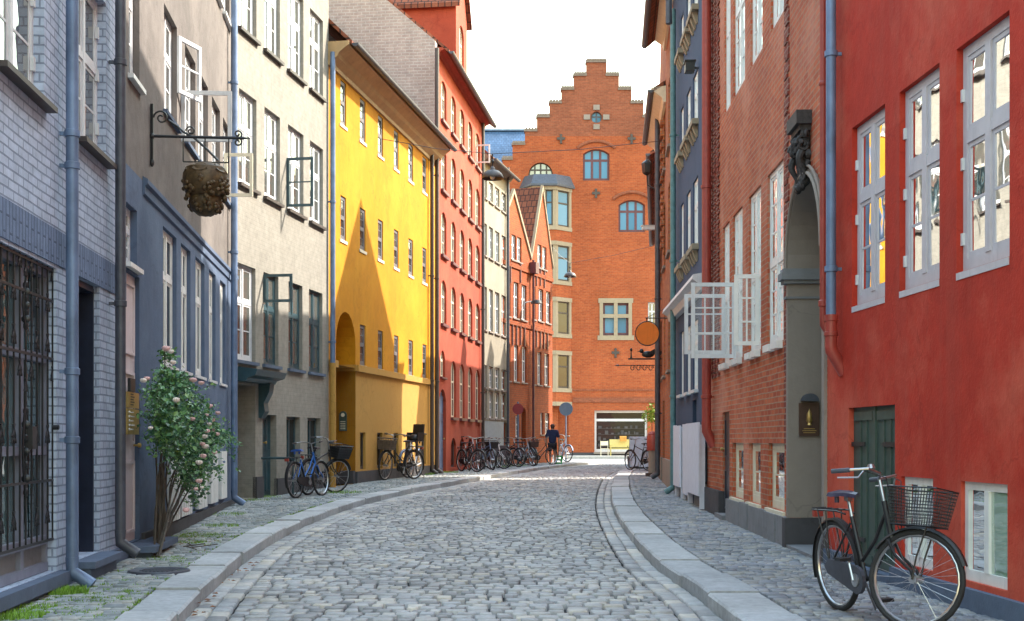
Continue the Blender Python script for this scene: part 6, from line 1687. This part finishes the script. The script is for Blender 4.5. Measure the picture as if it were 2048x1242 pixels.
c = pix(1209, 903, 77.6); c.z = ground_z(0, 80) + .10; t = thing('cafe_chair', 'pale metal chair standing beside the mustard bench', 'chair', c)
m = MB(); m.box(c.x - .24, c.x + .24, c.y - .22, c.y + .22, c.z + .43, c.z + .46); m.build('seat', M['cream'], t)
for x in (-.24, .21):
    for y in (-.22, .19): m = MB(); m.box(c.x + x, c.x + x + .03, c.y + y, c.y + y + .03, c.z, c.z + (.43 if y < 0 else .93)); m.build('leg', M['cream'], t)
m = MB(); m.box(c.x - .21, c.x + .21, c.y + .195, c.y + .215, c.z + .64, c.z + .90); m.build('backrest', M['cream'], t)
c = pix(1118, 920, 49.5); c.z = pave_z(c.x, 49.5)
Y = 51.3; c = pix(1117, 925, Y); c.z = ground_z(c.x, Y) + .1; t = thing('refuse_bag', 'small bright green bottle crate standing past the walking person', 'crate', c)
t.name = 'green_crate'; m = MB(); m.box(c.x - .12, c.x + .12, c.y - .12, c.y + .12, c.z, c.z + .06); 
for (a, b) in ((-1, -1), (1, -1), (1, 1), (-1, 1)): m.box(c.x + a * .12 - .02, c.x + a * .12 + .02, c.y + b * .12 - .02, c.y + b * .12 + .02, c.z, c.z + .34)
for z in (.14, .28): 
    for s_ in (-1, 1): m.box(c.x - .12, c.x + .12, c.y + s_ * .12 - .01, c.y + s_ * .12 + .01, c.z + z, c.z + z + .06); m.box(c.x + s_ * .12 - .01, c.x + s_ * .12 + .01, c.y - .12, c.y + .12, c.z + z, c.z + z + .06)
m.build('crate_body', simple('bright_green_plastic', (.03, .42, .10), .5), t)
# climbing plant tuft on the brown brick house corner
c = pix(1304, 830, 37.5); t = thing('wall_plant', 'small light green plant hanging on the corner past the dark drainpipe', 'plant', c)
m = MB()
for k in range(300):
    a = c + V((q.gauss(0, .12), q.gauss(0, .12), q.gauss(0, .14))); d = V((q.uniform(-1, 1), q.uniform(-1, 1), q.uniform(-1, .6))).normalized() * .09; s_ = d.cross(V((q.uniform(-1, 1), q.uniform(-1, 1), .3))).normalized() * .028
    m.add([a, a + d * .5 + s_, a + d, a + d * .5 - s_], [(0, 1, 2, 3)])
m.build('foliage', simple('light_leaf', (.18, .32, .03), .5, var=.3), t, uv=False)
m = MB(); m.bar(c, c + V((.45, 0, 0)), .03); m.bar(c + V((0, 0, -.5)), c, .02); m.build('stem', M['brown'], t)

# ---------------------------------------------------------------- the walking person, seen from behind
def skin_fig(name, verts, edges, radii, mat, parent, lvl=2):
    me = bpy.data.meshes.new(name); me.from_pydata(verts, edges, []); o = bpy.data.objects.new(name, me); COL.objects.link(o)
    md = o.modifiers.new('skin', 'SKIN'); md.use_smooth_shade = True
    for i, r in enumerate(radii):
        sv = me.skin_vertices[0].data[i]; sv.radius = r if isinstance(r, tuple) else (r, r); sv.use_root = (i == 0)
    sd = o.modifiers.new('sub', 'SUBSURF'); sd.levels = lvl; sd.render_levels = lvl
    me.materials.append(mat)
    if parent: o.parent = parent
    return o
PY = 50.2; PX = (1105 - CX) / FOC * PY; PZ = ground_z(PX, PY) + .003
# standing height about 1.72; y is the walking direction
J = {'pel': (0, 0, .92), 'waist': (0, .01, 1.05), 'chest': (0, .02, 1.28), 'neck': (0, .02, 1.46), 'nk2': (0, .035, 1.52), 'head': (0, .05, 1.60), 'crown': (0, .04, 1.70),
     'hl': (-.095, 0, .88), 'kl': (-.10, .10, .49), 'al': (-.10, .02, .09), 'tl': (-.105, .16, .035), 'hr': (.095, 0, .88), 'kr': (.10, .03, .48), 'ar': (.10, -.20, .12), 'tr': (.105, -.09, .03),
     'sl': (-.19, .02, 1.42), 'el': (-.245, -.04, 1.15), 'wl': (-.25, .05, .91), 'pl': (-.25, .075, .85), 'sr': (.19, .02, 1.42), 'er': (.245, .02, 1.15), 'wr': (.25, .13, .92), 'pr': (.25, .16, .86)}
Rr = {'pel': (.15, .11), 'waist': (.145, .105), 'chest': (.165, .115), 'neck': .07, 'nk2': .055, 'head': (.078, .095), 'crown': .055, 'hl': .09, 'kl': .056, 'al': .038, 'tl': .035, 'hr': .09, 'kr': .056, 'ar': .038, 'tr': .035, 'sl': .062, 'el': .045, 'wl': .03, 'pl': .034, 'sr': .062, 'er': .045, 'wr': .03, 'pr': .034}
E = [('pel', 'waist'), ('waist', 'chest'), ('chest', 'neck'), ('neck', 'nk2'), ('nk2', 'head'), ('head', 'crown'), ('pel', 'hl'), ('hl', 'kl'), ('kl', 'al'), ('al', 'tl'), ('pel', 'hr'), ('hr', 'kr'), ('kr', 'ar'), ('ar', 'tr'), ('chest', 'sl'), ('sl', 'el'), ('el', 'wl'), ('wl', 'pl'), ('chest', 'sr'), ('sr', 'er'), ('er', 'wr'), ('wr', 'pr')]
names = list(J); V_ = [J[n] for n in names]; R_ = [Rr[n] for n in names]; Ed = [(names.index(a), names.index(b)) for a, b in E]
def extra(base, p, r): V_.append(p); R_.append(r); Ed.append((names.index(base) if isinstance(base, str) else base, len(V_) - 1)); return len(V_) - 1
extra('head', (0, .15, 1.585), .018)                                        # nose
for s_ in (-1, 1): extra('head', (s_ * .088, .045, 1.60), .016)               # ears
for s_, w in ((-1, 'pl'), (1, 'pr')):
    b = V(J[w])
    for k in range(4): i = extra(w, b + V((0, -.024 + .018 * k, -.045)), .011); extra(i, b + V((-s_ * .008, -.02 + .018 * k + .006, -.085 - .008 * (k in (1, 2)))), .009)
    i = extra(w, b + V((-s_ * .006, .045, -.02)), .012); extra(i, b + V((-s_ * .012, .06, -.05)), .010)
MSKIN = simple('skin', (.48, .27, .19), .55, var=.06)
body = skin_fig('person', V_, Ed, R_, MSKIN, None); body.location = (PX, PY, PZ); body.rotation_euler = (0, 0, math.radians(-6))
tag(body, 'person in a navy shirt and dark shorts walking away along the setts', 'person')
def sub(keys, grow, name, mat, extra_v=()):
    ks = keys; vs = [J[k] for k in ks]; rs = []
    for k in ks: r = Rr[k]; r = r if isinstance(r, tuple) else (r, r); rs.append((r[0] + grow, r[1] + grow))
    es = [(ks.index(a), ks.index(b)) for a, b in E if a in ks and b in ks]; return skin_fig(name, vs, es, rs, mat, body)
Js = dict(J)
MNAVY = simple('navy_cotton', (.012, .02, .065), .85, var=.2); MSHO = simple('dark_cotton', (.012, .012, .018), .85, var=.2)
J['neck'] = (0, .02, 1.45); Rr['neck'] = .075
J['pel'] = (0, 0, .86); sub(['pel', 'waist', 'chest', 'neck', 'sl', 'el', 'sr', 'er'], .022, 'shirt', MNAVY); J.update(Js)
J['kl'] = (-.10, .07, .60); J['kr'] = (.10, .02, .59); Rr['kl'] = Rr['kr'] = .075; sub(['pel', 'hl', 'kl', 'hr', 'kr'], .016, 'shorts', MSHO); J.update(Js); Rr['kl'] = Rr['kr'] = .056
sub(['al', 'tl'], .014, 'shoe', M['brown']); sub(['ar', 'tr'], .014, 'shoe', M['brown'])
hm = MB(); hm.blob((0, .035, 1.645), (.092, .108, .085), 14, 9, 2, .03); hm.blob((0, -.0, 1.60), (.085, .07, .075), 12, 8, 3, .03); hair = hm.build('hair', simple('brown_hair', (.05, .025, .018), .7, var=.2), None, V((0, 0, 0)), uv=False); hair.parent = body
for s_ in (-1, 1): em = MB(); em.blob((s_ * .032, .135, 1.615), (.012, .008, .008), 8, 6, 0, 0); ey = em.build('eye', M['white'], None, V((0, 0, 0)), uv=False); ey.parent = body

# ---------------------------------------------------------------- light, sky, camera
AZ, EL = math.radians(66), math.radians(42)
sun_dir = V((math.sin(AZ) * math.cos(EL), math.cos(AZ) * math.cos(EL), math.sin(EL)))
w = bpy.data.worlds.new('World'); sc.world = w; w.use_nodes = True; nt = w.node_tree; bg = nt.nodes['Background']
sky = nt.nodes.new('ShaderNodeTexSky'); sky.sky_type = 'NISHITA'; sky.sun_disc = False; sky.sun_elevation = EL; sky.sun_rotation = AZ; sky.air_density = 3.0; sky.dust_density = 2.0; sky.ozone_density = 3.0; sky.altitude = 10
nt.links.new(sky.outputs[0], bg.inputs[0]); bg.inputs[1].default_value = .15
L = bpy.data.lights.new('sun', 'SUN'); L.energy = 2.0; L.angle = math.radians(.5); L.color = (1, .93, .82)
so = bpy.data.objects.new('sun', L); COL.objects.link(so); so.rotation_euler = (-sun_dir).to_track_quat('-Z', 'Y').to_euler()
cam = bpy.data.cameras.new('camera'); co = bpy.data.objects.new('camera', cam); COL.objects.link(co)
co.location = (0, 0, EYE); co.rotation_euler = (math.pi / 2, 0, 0); cam.sensor_width = 36; cam.lens = 36 * FOC / 2048
cam.shift_y = (HY - 621) / 2048; cam.clip_end = 1000; cam.clip_start = .05; sc.camera = co
sc.render.resolution_x = 1024; sc.render.resolution_y = 621
sc.view_settings.view_transform = 'Standard'; sc.view_settings.look = 'None'; sc.view_settings.gamma = 1; sc.view_settings.exposure = 2.5
sc.cycles.use_denoising = True; sc.cycles.max_bounces = 8; sc.cycles.diffuse_bounces = 4; sc.cycles.glossy_bounces = 4
sc.cycles.sample_clamp_indirect = 6.0
